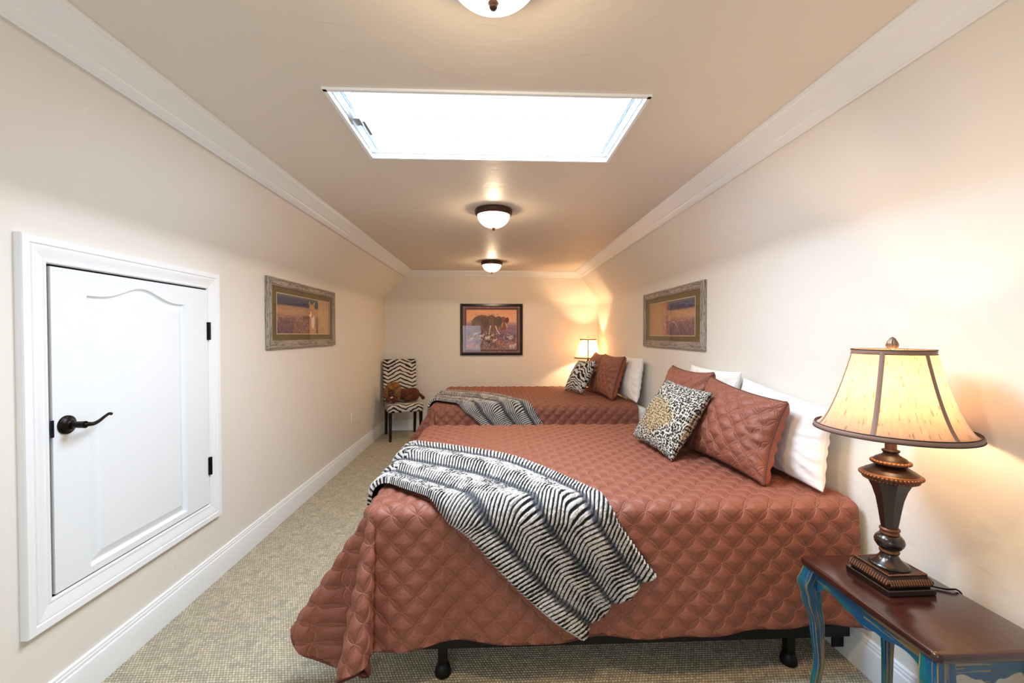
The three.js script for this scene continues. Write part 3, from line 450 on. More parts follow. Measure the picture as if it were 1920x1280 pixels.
function seamGeo(w, h, r, slump, pinch = 0.09) { const pts = []; const e = (a, b) => [w / 2 * a * (1 - pinch * (1 - b * b)), (h / 2 * b * (1 - pinch * (1 - a * a)) + h / 2) * (1 - slump * (a + 1) / 2), 0.002]; for (let i = 0; i < 24; i++) pts.push(e(-1 + i / 12, -1)); for (let i = 0; i < 24; i++) pts.push(e(1, -1 + i / 12)); for (let i = 0; i < 24; i++) pts.push(e(1 - i / 12, 1)); for (let i = 0; i < 24; i++) pts.push(e(-1, 1 - i / 12)); return tube(pts, r, 240, 7, true); }
function place(o, [x, y, z], turn, lean, roll = 0) { o.position.set(x, y, z); o.rotation.order = 'YXZ'; o.rotation.set(-lean, -Math.PI / 2 + turn, roll); return o; }
const flipFace = (g) => { const i = g.index.array; for (let k = 0; k < i.length; k += 3) { const t = i[k]; i[k] = i[k + 1]; i[k + 1] = t; } g.computeVertexNormals(); return g; };
function whitePillow(label, w, h, t, seed, slump = 0) {
  const g = thing('bed_pillow', label, 'pillow'); const o = { seed, wr: 0.008, pinch: 0.06, slump, full: 0.36 };
  mesh('pillowcase', merge([pillowSide(w, h, t, 1, o), flipFace(pillowSide(w, h, t, -1, { ...o, seed: seed + 3 }))]), M.whiteLinen, g); return g;
}
function sham(label, w, h, t, seed, slump = 0) {
  const g = thing('quilted_sham', label, 'pillow', [0, 0, 0], 'rust brown quilted shams');
  mesh('quilted_front', pillowSide(w, h, t * 1.15, 1, { seed, wr: 0.011, n: 120, quilted: true, slump, full: 0.40 }), M.quilt, g);
  mesh('plain_back', flipFace(pillowSide(w, h, t * 1.15, -1, { seed: seed + 2, wr: 0.012, slump, full: 0.26 })), M.shamPlain, g);
  mesh('piping', seamGeo(w, h, 0.005, slump), M.piping, g); return g;
}
const leopardTex = (() => {                               // rosettes: cell pattern with broken dark rings on tan and cream
  const N = 34, cells = (u, v) => { let d1 = 9, d2 = 9, id = 0; const x = u * N, y = v * N; for (let j = -1; j <= 1; j++) for (let i = -1; i <= 1; i++) { const cx = Math.floor(x) + i, cy = Math.floor(y) + j, px = cx + 0.2 + 0.6 * hash(((cx % N) + N) % N, ((cy % N) + N) % N, 1), py = cy + 0.2 + 0.6 * hash(((cx % N) + N) % N, ((cy % N) + N) % N, 2), d = Math.hypot(x - px, (y - py) * 0.9); if (d < d1) { d2 = d1; d1 = d; id = hash(cx, cy, 3); } else if (d < d2) d2 = d; } return [d1, d2, id]; };
  return dataTex(768, 768, (u, v) => {
    const n = fbm(u * 40, v * 40, 3, 40, 2), [d1, d2] = cells(u + 0.01 * (n - 0.5), v + 0.01 * (n - 0.5)), big = fbm(u * 2.2 + 5, v * 2.2 + 3, 3, 0, 31), tan = sst(0.43, 0.62, big);
    const hole = sst(0.62, 0.8, vnoise(u * 33, v * 33, 33, 33, 8)) * (1 - sst(0.10, 0.20, d1)), spot = 1 - sst(mix(0.33, 0.24, tan), mix(0.46, 0.36, tan), d1 + 0.28 * (n - 0.5));
    const base = [mix(0.88, 0.76, tan), mix(0.85, 0.66, tan), mix(0.78, 0.49, tan)], f = 0.90 + 0.24 * (vnoise(u * 500, v * 500, 0, 0, 5) - 0.5), dk = clamp(spot - hole) * mix(0.96, 0.72, tan);
    return base.map((c, i) => mix(c, [0.075, 0.07, 0.065][i], dk) * f);
  });
})();
leopardTex.repeat.set(1 / 0.44, 1 / 0.44); leopardTex.offset.set(0.5, 0.5);
const furBump = dataTex(512, 512, (u, v) => vnoise(u * 120, v * 120, 120, 120, 2) * 0.6 + 0.4 * vnoise(u * 240, v * 240, 240, 240, 5), { srgb: false }); furBump.repeat.set(2, 2);
const zebraFurTex = dataTex(512, 512, (u, v) => {
  const wx = u + 0.16 * (fbm(u * 4, v * 4, 3, 0, 3) - 0.5), n = fbm(u * 14, v * 14, 3, 0, 6), st = Math.sin(2 * Math.PI * ((v + 0.22 * Math.pow(Math.abs(wx - 0.5) * 2, 1.3) + 0.22 * (fbm(u * 5, v * 5, 3, 0, 9) - 0.5)) * 11)), k = mix(0.84, 0.06, sst(0.05, 0.45, st + 0.9 * (n - 0.5))) * (0.86 + 0.28 * vnoise(u * 400, v * 400, 0, 0, 2)); return [k, k * 0.985, k * 0.97];
}); zebraFurTex.repeat.set(1 / 0.42, 1 / 0.42); zebraFurTex.offset.set(0.5, 0.5);
M.leopard = mat({ map: leopardTex, color: 0xffffff, roughness: 0.95, bumpMap: furBump, bumpScale: 0.004, sheen: 0.4, sheenColor: new THREE.Color(0xd9c9a8), sheenRoughness: 0.5 });
M.zebraFur = mat({ map: zebraFurTex, color: 0xffffff, roughness: 0.95, bumpMap: furBump, bumpScale: 0.004, sheen: 0.4, sheenColor: new THREE.Color(0xd8d8d8), sheenRoughness: 0.5 });
function furPillow(name, label, w, h, t, m, seed) { const p = new THREE.Mesh(merge([pillowSide(w, h, t, 1, { seed, fuzz: 0.006, n: 100, pinch: 0.06, wr: 0.006 }), flipFace(pillowSide(w, h, t, -1, { seed: seed + 1, fuzz: 0.006, n: 70, pinch: 0.06, wr: 0.006 }))]), m); p.castShadow = p.receiveShadow = true; return tag(p, name, label, 'pillow'); }
const PT = BED.T + 0.022;
place(whitePillow('white pillow against the wall beside the big bedside lamp', 0.66, 0.42, 0.14, 1, 0.16), [1.385, PT, -2.065], 0.0, 0.12);
place(whitePillow('white pillow against the wall behind the leopard pillow', 0.62, 0.45, 0.14, 2), [1.385, PT, -2.74], 0.0, 0.12);
place(sham('rust brown quilted sham in front of the white pillow by the big bedside lamp', 0.60, 0.44, 0.16, 3, 0.14), [1.165, PT, -2.13], 0.10, 0.30);
place(sham('rust brown quilted sham behind the leopard pillow', 0.58, 0.46, 0.16, 4), [1.155, PT, -2.745], 0.0, 0.30);
place(furPillow('leopard_pillow', 'small leopard print faux fur pillow leaning on the brown shams', 0.45, 0.42, 0.15, M.leopard, 5), [0.905, PT + 0.012, -2.43], 0.16, 0.56, -0.06);
place(whitePillow('white pillow against the wall on the bed with the zebra fur pillow', 0.66, 0.44, 0.13, 6), [1.385, PT, -4.42], 0.0, 0.14);
place(sham('rust brown quilted sham between the zebra fur pillow and a white pillow', 0.60, 0.46, 0.15, 7), [1.17, PT, -4.58], 0.08, 0.30);
place(sham('rust brown quilted sham behind the zebra fur pillow', 0.56, 0.46, 0.15, 8), [1.16, PT, -5.19], -0.04, 0.32);
place(furPillow('zebra_pillow', 'small black and white zebra print faux fur pillow', 0.44, 0.40, 0.15, M.zebraFur, 9), [0.90, PT + 0.012, -4.86], 0.22, 0.50, 0.05);

// ---------------------------------------------------------------- bedside table (near)
const woodTop = mat({ color: 0xffffff, roughness: 0.22, clearcoat: 0.5, clearcoatRoughness: 0.15,
  map: dataTex(512, 512, (u, v) => { const g = fbm(u * 40 + 2 * fbm(u * 3, v * 3, 2), v * 3, 4, 0, 3), f = vnoise(u * 220, v * 14, 0, 0, 7), k = 0.72 + 0.5 * (g - 0.5) + 0.12 * (f - 0.5); return [0.30 * k, 0.13 * k, 0.10 * k]; }) });
const paintTex = dataTex(512, 512, (u, v) => {            // blue-green paint worn through to tan wood along the edges of each face
  const f = u * 4, c = f - Math.floor(f), e = Math.min(c, 1 - c), n = fbm(u * 24, v * 6, 4, 0, 3), m = fbm(u * 40, v * 3, 3, 0, 9), blue = sst(0.4, 0.6, fbm(u * 6, v * 5, 3, 0, 12));
  const worn = clamp(1 - sst(0.02, 0.075, e + 0.34 * (n - 0.45))) * 0.95 + 0.85 * sst(0.66, 0.70, m);
  const p = [0.02, mix(0.37, 0.29, blue), mix(0.40, 0.44, blue)]; return p.map((x, i) => mix(x * (0.85 + 0.3 * n), [0.62, 0.47, 0.27][i], clamp(worn)));
});
const paint = mat({ map: paintTex, color: 0xffffff, roughness: 0.32, clearcoat: 0.35, clearcoatRoughness: 0.3 });
{
  const T = { x0: 1.114, x1: 1.460, z0: -1.508, z1: -1.014, h: 0.57 };
  const cx = (T.x0 + T.x1) / 2, cz = (T.z0 + T.z1) / 2, W = T.x1 - T.x0, D = T.z1 - T.z0;
  const t = thing('side_table', 'dark wood topped side table with worn blue painted curved legs', 'table', [cx, 0, cz]);
  const s = new THREE.Shape(); const r = 0.012, w = W / 2 - 0.010, d = D / 2 - 0.010; s.moveTo(-w + r, -d); s.lineTo(w - r, -d); s.quadraticCurveTo(w, -d, w, -d + r); s.lineTo(w, d - r); s.quadraticCurveTo(w, d, w - r, d); s.lineTo(-w + r, d); s.quadraticCurveTo(-w, d, -w, d - r); s.lineTo(-w, -d + r); s.quadraticCurveTo(-w, -d, -w + r, -d);
  const tg = new THREE.ExtrudeGeometry(s, { depth: 0.006, bevelEnabled: true, bevelThickness: 0.010, bevelSize: 0.010, bevelSegments: 6, curveSegments: 6 }); tg.rotateX(-Math.PI / 2); tg.translate(0, T.h - 0.016, 0);
  mesh('tabletop', planeUV(toCreasedNormals(tg, 0.5), (a) => a[0] / 0.5, (a) => a[2] / 0.5), woodTop, t);
  const legGeo = (sx, sz) => {
    const key = [[0, 0.010, 0.016], [0.03, 0.012, 0.015], [0.10, 0.002, 0.011], [0.22, -0.006, 0.012], [0.34, -0.001, 0.016], [0.43, 0.012, 0.022], [0.48, 0.018, 0.025], [0.52, 0.010, 0.024], [0.543, 0.004, 0.023]];
    const st = []; for (let i = 0; i <= 40; i++) { const y = i / 40 * 0.543; let k = 0; while (k < key.length - 2 && key[k + 1][0] < y) k++; const f = sm(clamp((y - key[k][0]) / (key[k + 1][0] - key[k][0]))), o = mix(key[k][1], key[k + 1][1], f), h = mix(key[k][2], key[k + 1][2], f), x = sx * (W / 2 - 0.040 + o), z = sz * (D / 2 - 0.040 + o), ring = [], c = h * 0.22; for (const [a, b] of [[-1, -1], [1, -1], [1, 1], [-1, 1], [-1, -1]]) ring.push([x + a * h, y, z + b * h]); st.push(ring); }
    return toCreasedNormals(grid(4, 40, (u, v) => st[Math.round(v * 40)][Math.round(u * 4)], (u, v) => [u, v]), 0.6);
  };
  for (const [sx, sz] of [[-1, -1], [1, -1], [-1, 1], [1, 1]]) mesh('leg', legGeo(sx, sz), paint, t);
  const apron = (L) => { const sh = new THREE.Shape(); sh.moveTo(-L / 2, 0); sh.lineTo(L / 2, 0); sh.lineTo(L / 2, -0.075); sh.bezierCurveTo(L * 0.42, -0.030, L * 0.30, -0.040, L * 0.20, -0.055); sh.bezierCurveTo(L * 0.14, -0.062, L * 0.10, -0.052, L * 0.07, -0.062); sh.bezierCurveTo(L * 0.04, -0.074, -L * 0.04, -0.074, -L * 0.07, -0.062); sh.bezierCurveTo(-L * 0.10, -0.052, -L * 0.14, -0.062, -L * 0.20, -0.055); sh.bezierCurveTo(-L * 0.30, -0.040, -L * 0.42, -0.030, -L / 2, -0.075); const g = new THREE.ExtrudeGeometry(sh, { depth: 0.014, bevelEnabled: true, bevelSize: 0.002, bevelThickness: 0.002, bevelSegments: 2, curveSegments: 10 }); g.translate(0, 0.5425, -0.007); return planeUV(g, (a) => 0.02 + (0.5425 - a[1]) / 0.085 * 0.235, (a) => a[0] / 0.5); };
  for (const sx of [-1, 1]) { const g = apron(D - 0.11); g.rotateY(Math.PI / 2); g.translate(sx * (W / 2 - 0.036), 0, 0); mesh('apron', g, paint, t); }
  for (const sz of [-1, 1]) { const g = apron(W - 0.11); g.translate(0, 0, sz * (D / 2 - 0.036)); mesh('apron', g, paint, t); }
}
// corner night stand that carries the far lamp
{
  const t = thing('night_stand', 'dark wood night stand in the corner under the small lit lamp', 'table', [1.30, 0, -5.90]);
  const wood = mat({ color: 0x2b1712, roughness: 0.4 });
  mesh('tabletop', box(0.36, 0.022, 0.40, 0, 0.589, 0, 0.008), wood, t);
  for (const [x, z] of [[-1, -1], [1, -1], [-1, 1], [1, 1]]) mesh('leg', box(0.035, 0.578, 0.035, x * 0.15, 0.289, z * 0.17, 0.004), wood, t);
  mesh('shelf', box(0.30, 0.016, 0.34, 0, 0.20, 0), wood, t);
}

// ---------------------------------------------------------------- table lamps
const shadeM = mat({ color: 0xdcb9a0, roughness: 1, transmission: 0.5, thickness: 0, map: dataTex(512, 512, (u, v) => { const n = fbm(u * 160, v * 10, 3, 160, 3), slub = sst(0.83, 0.88, vnoise(u * 230, v * 13, 230, 0, 5)); const k = 0.92 + 0.14 * (n - 0.5) - 0.22 * slub; return [k, k * 0.985, k * 0.96]; }) });
const shadeTrim = mat({ color: 0x8a6f62, roughness: 0.6 }), shadeEdge = mat({ color: 0x2a1d1a, roughness: 0.7 });
const antique = mat({ color: 0xffffff, roughness: 0.38, metalness: 0.35, map: dataTex(256, 256, (u, v) => { const n = fbm(u * 9, v * 9, 4, 9, 3), g = sst(0.55, 0.75, n); return [mix(0.16, 0.36, g), mix(0.085, 0.20, g), mix(0.055, 0.10, g)]; }) });
const darkLacquer = mat({ color: 0x1a0f0c, roughness: 0.25, clearcoat: 0.6, clearcoatRoughness: 0.2 });
const copper = mat({ color: 0x7a5138, roughness: 0.42, metalness: 0.6 });
function shade(parent, { y0, y1, r0, r1, ribs, flare, phase = 0.3 }) {
  const prof = (t) => mix(r0, r1, Math.pow(t, flare)), pts = []; for (let i = 0; i <= 30; i++) { const t = i / 30; pts.push([prof(t), mix(y0, y1, t)]); }
  const s = mesh('lamp_shade', lathe(pts, 72), shadeM, parent); s.userData.label = 'champagne fabric bell shade';
  for (let k = 0; k < ribs; k++) { const a = k / ribs * 2 * Math.PI + phase, st = []; for (let i = 0; i <= 24; i++) { const t = i / 24, r = prof(t) + 0.0012, w = 0.0068 / r; st.push([-1, -0.5, 0, 0.5, 1].map((q) => [(r + 0.001 * (1 - q * q)) * Math.cos(a + q * w), mix(y0, y1, t), (r + 0.001 * (1 - q * q)) * Math.sin(a + q * w)])); } mesh('seam', loft(st), shadeTrim, s); }
  mesh('bottom_band', lathe([[r0 - 0.001, y0 - 0.002], [r0 + 0.003, y0 - 0.003], [r0 + 0.0035, y0 + 0.006], [r0 - 0.002, y0 + 0.010]], 72), shadeTrim, s);
  mesh('top_band', lathe([[r1 + 0.002, y1 - 0.010], [r1 + 0.003, y1 - 0.001], [r1 - 0.001, y1 + 0.002]], 72), shadeTrim, s);
  for (const [r, y] of [[r0 + 0.004, y0 - 0.004], [r0 - 0.001, y0 + 0.011], [r1 + 0.003, y1 + 0.002], [r1 + 0.003, y1 - 0.011]]) { const g = new THREE.TorusGeometry(r, 0.0014, 6, 72); g.rotateX(Math.PI / 2); g.translate(0, y, 0); mesh('edge_cord', g, shadeEdge, s); }
  // spider that holds the shade
  mesh('spider', merge([0, 1, 2].map((k) => { const a = k * 2.094 + 0.4; const g = new THREE.CylinderGeometry(0.0015, 0.0015, r1, 6); g.rotateZ(Math.PI / 2); g.translate(r1 / 2, y1 - 0.004, 0); g.rotateY(a); return g; })), M.bronze, s);
}
const bulbM = mat({ color: 0xffffff, roughness: 0.5 }); bulbM.emissive.setRGB(1.0, 0.78, 0.5); bulbM.emissiveIntensity = 5;
function bulb(parent, x, y, z, power) {
  const b = lathe([[0.001, 0.055], [0.014, 0.052], [0.026, 0.040], [0.030, 0.025], [0.026, 0.008], [0.016, -0.010], [0.013, -0.030], [0.001, -0.032]], 24); b.translate(0, y, 0); const m = mesh('bulb', b, bulbM, parent);
  const l = new THREE.PointLight(WARM, power); l.name = 'table_lamp_glow'; l.position.set(x, parent.position.y + y + 0.025, z); l.castShadow = true; l.shadow.radius = 1.3; scene.add(l);
}
{
  const LX = 1.288, LZ = -1.330, H0 = 0.5705;
  const g = thing('table_lamp', 'tall dark bronze urn lamp with bell shade on the blue legged table', 'lamp', [LX, H0, LZ]); g.rotation.y = 0.02;
  const sq = (h, y, hh, r = 0.003) => box(2 * h, hh, 2 * h, 0, y + hh / 2, 0, Math.min(r, hh / 2.2));
  mesh('foot', sq(0.079, 0, 0.018), darkLacquer, g);
  const pl = mesh('plinth', (() => { const prof = [[0.068, 0.018], [0.070, 0.023], [0.068, 0.026], [0.074, 0.032], [0.074, 0.038], [0.066, 0.046], [0.063, 0.052], [0.064, 0.056], [0.058, 0.058]], rings = prof.map(([h, y]) => [[-h, y, -h], [h, y, -h], [h, y, h], [-h, y, h], [-h, y, -h]]); rings.push([[0, 0.058, 0], [0, 0.058, 0], [0, 0.058, 0], [0, 0.058, 0], [0, 0.058, 0]]); return toCreasedNormals(loft(rings), 0.4); })(), antique, g);
  const ribs = []; for (let side = 0; side < 4; side++) for (let k = 0; k < 17; k++) { const b = new THREE.CapsuleGeometry(0.0034, 0.012, 3, 6); b.rotateX(-0.5); b.translate((k - 8) * 0.0083, 0.038, 0.0725); b.rotateY(side * Math.PI / 2); ribs.push(b); }
  for (let side = 0; side < 4; side++) for (let k = 0; k < 22; k++) { const b = new THREE.SphereGeometry(0.0032, 6, 4); b.translate((k - 10.5) * 0.0058, 0.0565, 0.0615); b.rotateY(side * Math.PI / 2); ribs.push(b); }
  mesh('carved_border', merge(ribs), copper, pl);
  mesh('stem', lathe([[0.001, 0.058], [0.052, 0.058], [0.053, 0.061], [0.048, 0.066], [0.036, 0.074], [0.027, 0.084], [0.023, 0.094], [0.024, 0.098]], 48), darkLacquer, g);
  mesh('lower_ring', lathe([[0.020, 0.096], [0.026, 0.099], [0.027, 0.104], [0.024, 0.109], [0.022, 0.111]], 40), copper, g);
  mesh('knop', lathe([[0.022, 0.110], [0.031, 0.115], [0.038, 0.126], [0.040, 0.136], [0.037, 0.146], [0.030, 0.155], [0.024, 0.158]], 48), darkLacquer, g);
  mesh('upper_ring', lathe([[0.022, 0.157], [0.026, 0.160], [0.025, 0.165], [0.022, 0.168], [0.027, 0.172], [0.027, 0.177], [0.022, 0.180]], 40), copper, g);
  const urn = lathe([[0.022, 0.178], [0.026, 0.200], [0.031, 0.235], [0.038, 0.275], [0.048, 0.308], [0.058, 0.330], [0.064, 0.338]], 8); urn.rotateY(0.3); const u = urn.toNonIndexed(); u.computeVertexNormals();
  mesh('urn_body', u, darkLacquer, g);
  const beads = []; for (let k = 0; k < 46; k++) { const a = k / 46 * 2 * Math.PI; for (const [r, y, s] of [[0.0775, 0.352, 0.0050], [0.069, 0.340, 0.0045]]) { const b = new THREE.SphereGeometry(s, 8, 6); b.translate(r * Math.cos(a), y, r * Math.sin(a)); beads.push(b); } }
  mesh('bead_band', merge([lathe([[0.060, 0.336], [0.070, 0.340], [0.074, 0.346], [0.078, 0.352], [0.077, 0.358], [0.072, 0.361]], 64), ...beads]), copper, g);
  mesh('shoulder', lathe([[0.074, 0.359], [0.066, 0.366], [0.054, 0.373], [0.044, 0.380], [0.038, 0.386]], 64), antique, g);
  const rope = []; for (let k = 0; k < 26; k++) { const a = k / 26 * 2 * Math.PI, b = new THREE.SphereGeometry(0.0065, 8, 6); b.scale(1, 0.9, 1.3); b.translate(0.0475, 0.394, 0); b.rotateY(a); rope.push(b); }
  mesh('rope_band', merge([lathe([[0.038, 0.385], [0.047, 0.388], [0.049, 0.394], [0.047, 0.400], [0.040, 0.403]], 48), ...rope]), copper, g);
  mesh('cap', lathe([[0.046, 0.400], [0.040, 0.407], [0.030, 0.413], [0.022, 0.418], [0.019, 0.424], [0.023, 0.428], [0.024, 0.432], [0.018, 0.435], [0.016, 0.436]], 48), antique, g);
  mesh('neck', (() => { const c = new THREE.CylinderGeometry(0.0155, 0.0155, 0.10, 32); c.translate(0, 0.485, 0); return c; })(), copper, g);
  bulb(g, LX, 0.60, LZ, NEAR_LAMP_I);
  mesh('harp', merge([-1, 1].map((s) => tube([[s * 0.014, 0.53, 0], [s * 0.045, 0.56, 0], [s * 0.052, 0.63, 0], [s * 0.035, 0.71, 0], [s * 0.004, 0.755, 0]], 0.0015, 30, 6))), M.bronze, g);
  shade(g, { y0: 0.497, y1: 0.757, r0: 0.204, r1: 0.103, ribs: 6, flare: 0.62, phase: 0.48 });
  mesh('finial', (() => { const c = lathe([[0.001, 0.800], [0.007, 0.795], [0.0135, 0.782], [0.0155, 0.772], [0.012, 0.762], [0.006, 0.758], [0.001, 0.756]], 40), p = c.attributes.position; for (let i = 0; i < p.count; i++) { const a = Math.atan2(p.getZ(i), p.getX(i)), k = 1 + 0.10 * Math.cos(a * 10); p.setX(i, p.getX(i) * k); p.setZ(i, p.getZ(i) * k); } c.computeVertexNormals(); return c; })(), mat({ color: 0x8a7a68, roughness: 0.35, metalness: 0.7 }), g);
  mesh('cord', tube([[0.075, 0.006, -0.02], [0.10, 0.004, 0.03], [0.135, 0.0035, 0.055], [0.168, 0.003, 0.06], [0.186, -0.02, 0.062], [0.19, -0.2, 0.06], [0.188, -0.40, 0.0]], 0.0028, 60, 8), M.blackMetal, g);
}
{
  const LX = 1.302, LZ = -5.885, H0 = 0.6005;
  const g = thing('table_lamp', 'small lit bell shade lamp in the corner beside the elephant print wall', 'lamp', [LX, H0, LZ]);
  mesh('foot', lathe([[0.001, 0], [0.07, 0], [0.072, 0.008], [0.05, 0.016], [0.025, 0.03], [0.018, 0.05]], 40), antique, g);
  mesh('stem', lathe([[0.018, 0.05], [0.030, 0.09], [0.042, 0.16], [0.046, 0.22], [0.036, 0.28], [0.018, 0.32], [0.014, 0.36], [0.016, 0.40], [0.013, 0.45], [0.012, 0.49]], 40), antique, g);
  bulb(g, LX, 0.545, LZ, FAR_LAMP_I);
  mesh('harp', merge([-1, 1].map((s) => tube([[s * 0.012, 0.48, 0], [s * 0.042, 0.52, 0], [s * 0.048, 0.60, 0], [s * 0.03, 0.68, 0], [s * 0.003, 0.712, 0]], 0.0015, 30, 6))), M.bronze, g);
  shade(g, { y0: 0.452, y1: 0.712, r0: 0.188, r1: 0.112, ribs: 6, flare: 0.72, phase: 0.75 });
  mesh('finial', lathe([[0.001, 0.752], [0.010, 0.744], [0.012, 0.732], [0.006, 0.716], [0.001, 0.714]], 20), mat({ color: 0xb39b74, roughness: 0.35, metalness: 0.6 }), g);
}

// ---------------------------------------------------------------- zebra dining chair in the corner
{
  const ch = thing('dining_chair', 'upholstered zebra print dining chair with black legs in the corner', 'chair', [-1.235, 0, -5.80]); ch.rotation.y = 0.36;
  const ztex = dataTex(512, 1024, (u, v) => {
    const x = Math.abs(u - 0.5) * 2, fold = x < 0.72 ? x : 1.44 - x, n = fbm(u * 14, v * 40, 3, 0, 4), b = fbm(u * 5, v * 12, 3, 0, 8), st = Math.sin(2 * Math.PI * (v * 12 + 2.0 * fold * (0.85 + 0.3 * b) + 0.4 * (b - 0.5))) + 0.5 * Math.sin(2 * Math.PI * (v * 23 + 3.6 * fold + b));
    const k = mix(0.82, 0.035, sst(-0.05, 0.35, st + 0.7 * (n - 0.5) - 0.05)); return [k, k * 0.96, k * 0.90];
  });
  const zm = mat({ map: ztex, color: 0xffffff, roughness: 0.85 }), blk = mat({ color: 0x0a0908, roughness: 0.35 });
  const W = 0.46, backPts = (y) => -0.205 - 0.10 * Math.pow(clamp((y - 0.42) / 0.61), 1.5);
  const backG = new RoundedBoxGeometry(W - 0.01, 0.64, 0.075, 4, 0.02); { const p = backG.attributes.position; for (let i = 0; i < p.count; i++) { const y = p.getY(i) + 0.71; p.setXYZ(i, p.getX(i), y, p.getZ(i) + backPts(y)); } backG.computeVertexNormals(); }
  mesh('backrest', planeUV(backG, (a) => a[0] / W + 0.5, (a) => (a[1] - 0.39) / 0.64), zm, ch);
  const seatG = new RoundedBoxGeometry(W, 0.11, 0.46, 5, 0.03); { const p = seatG.attributes.position; for (let i = 0; i < p.count; i++) { const x = p.getX(i), z = p.getZ(i); p.setY(i, p.getY(i) + 0.425 + (p.getY(i) > 0 ? 0.014 * (1 - Math.pow(x / 0.23, 2)) * (1 - Math.pow(z / 0.23, 2)) : 0)); p.setZ(i, z + 0.035); } seatG.computeVertexNormals(); }
  mesh('seat', planeUV(seatG, (a) => a[0] / W + 0.5, (a) => (a[2] + (a[1] - 0.45) * -1.0) / 0.64 + 0.3), zm, ch);
  const leg = (x, z, tx, tz) => loft([[0.372, 0, 1], [0.0, 1, 0.72]].map(([y, f, k]) => [[-1, -1], [1, -1], [1, 1], [-1, 1], [-1, -1]].map(([a, b]) => [x + tx * f + a * 0.021 * k, y, z + tz * f + b * 0.021 * k])));
  for (const [x, z, tz] of [[-0.195, 0.235, 0.0], [0.195, 0.235, 0.0], [-0.195, -0.175, -0.055], [0.195, -0.175, -0.055]]) mesh('leg', toCreasedNormals(leg(x, z, 0, tz), 0.5), blk, ch);
}
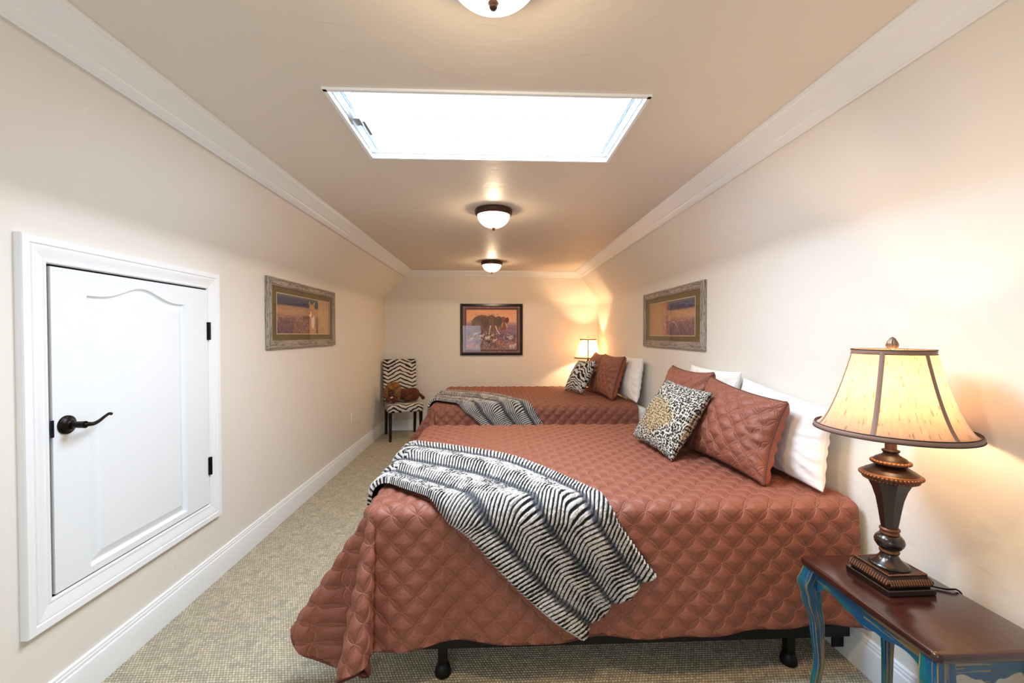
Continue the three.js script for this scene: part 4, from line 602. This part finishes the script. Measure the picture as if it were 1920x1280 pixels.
// plush lion lying on the chair
{
  const N = 72, mc = new MarchingCubes(N, M.trim, false, false, 200000), S = 0.30, field = mc.field;           // field spans -S..S metres
  const caps = [[[-0.06, 0.085, 0], 0.070, [0.13, 0.085, -0.005], 0.080], [[0.13, 0.07, 0.03], 0.062, [0.15, 0.05, 0.06], 0.045], [[-0.13, 0.12, 0.02], 0.060, [-0.15, 0.125, 0.035], 0.058], [[-0.165, 0.095, 0.065], 0.034, [-0.175, 0.085, 0.095], 0.030],
    [[-0.11, 0.05, 0.07], 0.032, [-0.13, 0.03, 0.15], 0.028], [[-0.16, 0.05, 0.04], 0.030, [-0.21, 0.03, 0.11], 0.028], [[0.10, 0.045, 0.08], 0.036, [0.02, 0.030, 0.12], 0.028], [[0.19, 0.09, -0.03], 0.018, [0.24, 0.05, -0.01], 0.014], [[0.24, 0.05, -0.01], 0.014, [0.255, 0.03, 0.03], 0.026], [[-0.115, 0.185, 0.025], 0.02, [-0.11, 0.195, 0.025], 0.018], [[-0.185, 0.180, 0.045], 0.02, [-0.19, 0.188, 0.045], 0.018]];
  const sd = (x, y, z, [a, ra, b, rb]) => { const bx = b[0] - a[0], by = b[1] - a[1], bz = b[2] - a[2], px = x - a[0], py = y - a[1], pz = z - a[2], h = clamp((px * bx + py * by + pz * bz) / (bx * bx + by * by + bz * bz)); return Math.hypot(px - bx * h, py - by * h, pz - bz * h) - mix(ra, rb, h); };
  const build = (list, fuzz) => {
    for (let k = 0; k < N; k++) for (let j = 0; j < N; j++) for (let i = 0; i < N; i++) {
      const x = (i - N / 2) / (N / 2) * S, y = (j - N / 2) / (N / 2) * S + 0.10, z = (k - N / 2) / (N / 2) * S; let d = 1; for (const c of list) { const e = sd(x, y, z, c), h = clamp(0.5 + 0.5 * (d - e) / 0.025); d = mix(d, e, h) - 0.025 * h * (1 - h); }
      field[k * N * N + j * N + i] = -(d + fuzz * (hash(i, j * 131 + k, 2) - 0.5));
    }
    mc.isolation = 0; mc.update(); const n = mc.count ?? mc.geometry.drawRange.count; const g = new THREE.BufferGeometry(), p = mc.positionArray.slice(0, n * 3); for (let i = 0; i < n; i++) { p[i * 3] *= S; p[i * 3 + 1] = p[i * 3 + 1] * S + 0.10; p[i * 3 + 2] *= S; }
    g.setAttribute('position', new THREE.BufferAttribute(Float32Array.from(p), 3)); const w = mergeVertices(g, 1e-5); w.computeVertexNormals(); return planeUV(w, (a) => a[0] * 4 + a[2] * 2, (a) => a[1] * 4);
  };
  const plushMat = (c1, c2) => mat({ color: 0xffffff, roughness: 0.95, sheen: 0.5, sheenColor: new THREE.Color(0xb0794f), map: dataTex(256, 256, (u, v) => { const n = fbm(u * 10, v * 10, 4, 10, 3), t = sst(0.35, 0.65, n); return c1.map((c, i) => mix(c, c2[i], t)); }), bumpMap: furBump, bumpScale: 0.006 });
  const l = thing('plush_lion', 'brown plush lion lying on the zebra chair seat', 'plush toy', [-1.215, 0.498, -5.74]); l.rotation.y = 0.30;
  mesh('body', build(caps, 0.006), plushMat([0.33, 0.15, 0.08], [0.45, 0.23, 0.13]), l);
  mesh('mane', build([[[-0.125, 0.135, -0.01], 0.098, [-0.10, 0.11, -0.02], 0.09], [[-0.105, 0.185, 0.0], 0.062, [-0.165, 0.185, 0.01], 0.056], [[-0.085, 0.09, 0.03], 0.06, [-0.095, 0.06, 0.04], 0.05], [[-0.205, 0.13, 0.01], 0.05, [-0.205, 0.08, 0.02], 0.042]], 0.016), plushMat([0.52, 0.35, 0.18], [0.70, 0.50, 0.29]), l);
  const sp = (x, y, z, r, sx = 1, sy = 1) => { const s = new THREE.SphereGeometry(r, 14, 10); s.scale(sx, sy, 1); s.translate(x, y, z); return s; };
  mesh('chin', sp(-0.168, 0.062, 0.098, 0.022, 1.4, 0.8), mat({ color: 0xd9c9b4, roughness: 0.95 }), l);
  mesh('nose', sp(-0.178, 0.098, 0.122, 0.011, 1.4, 0.9), mat({ color: 0x16100e, roughness: 0.5 }), l);
  for (const x of [-0.125, -0.192]) mesh('eye', sp(x, 0.138, 0.078 + (x < -0.15 ? 0.002 : 0), 0.008), mat({ color: 0x0c0908, roughness: 0.2 }), l);
}

shadows(scene);
renderer.render(scene, camera);
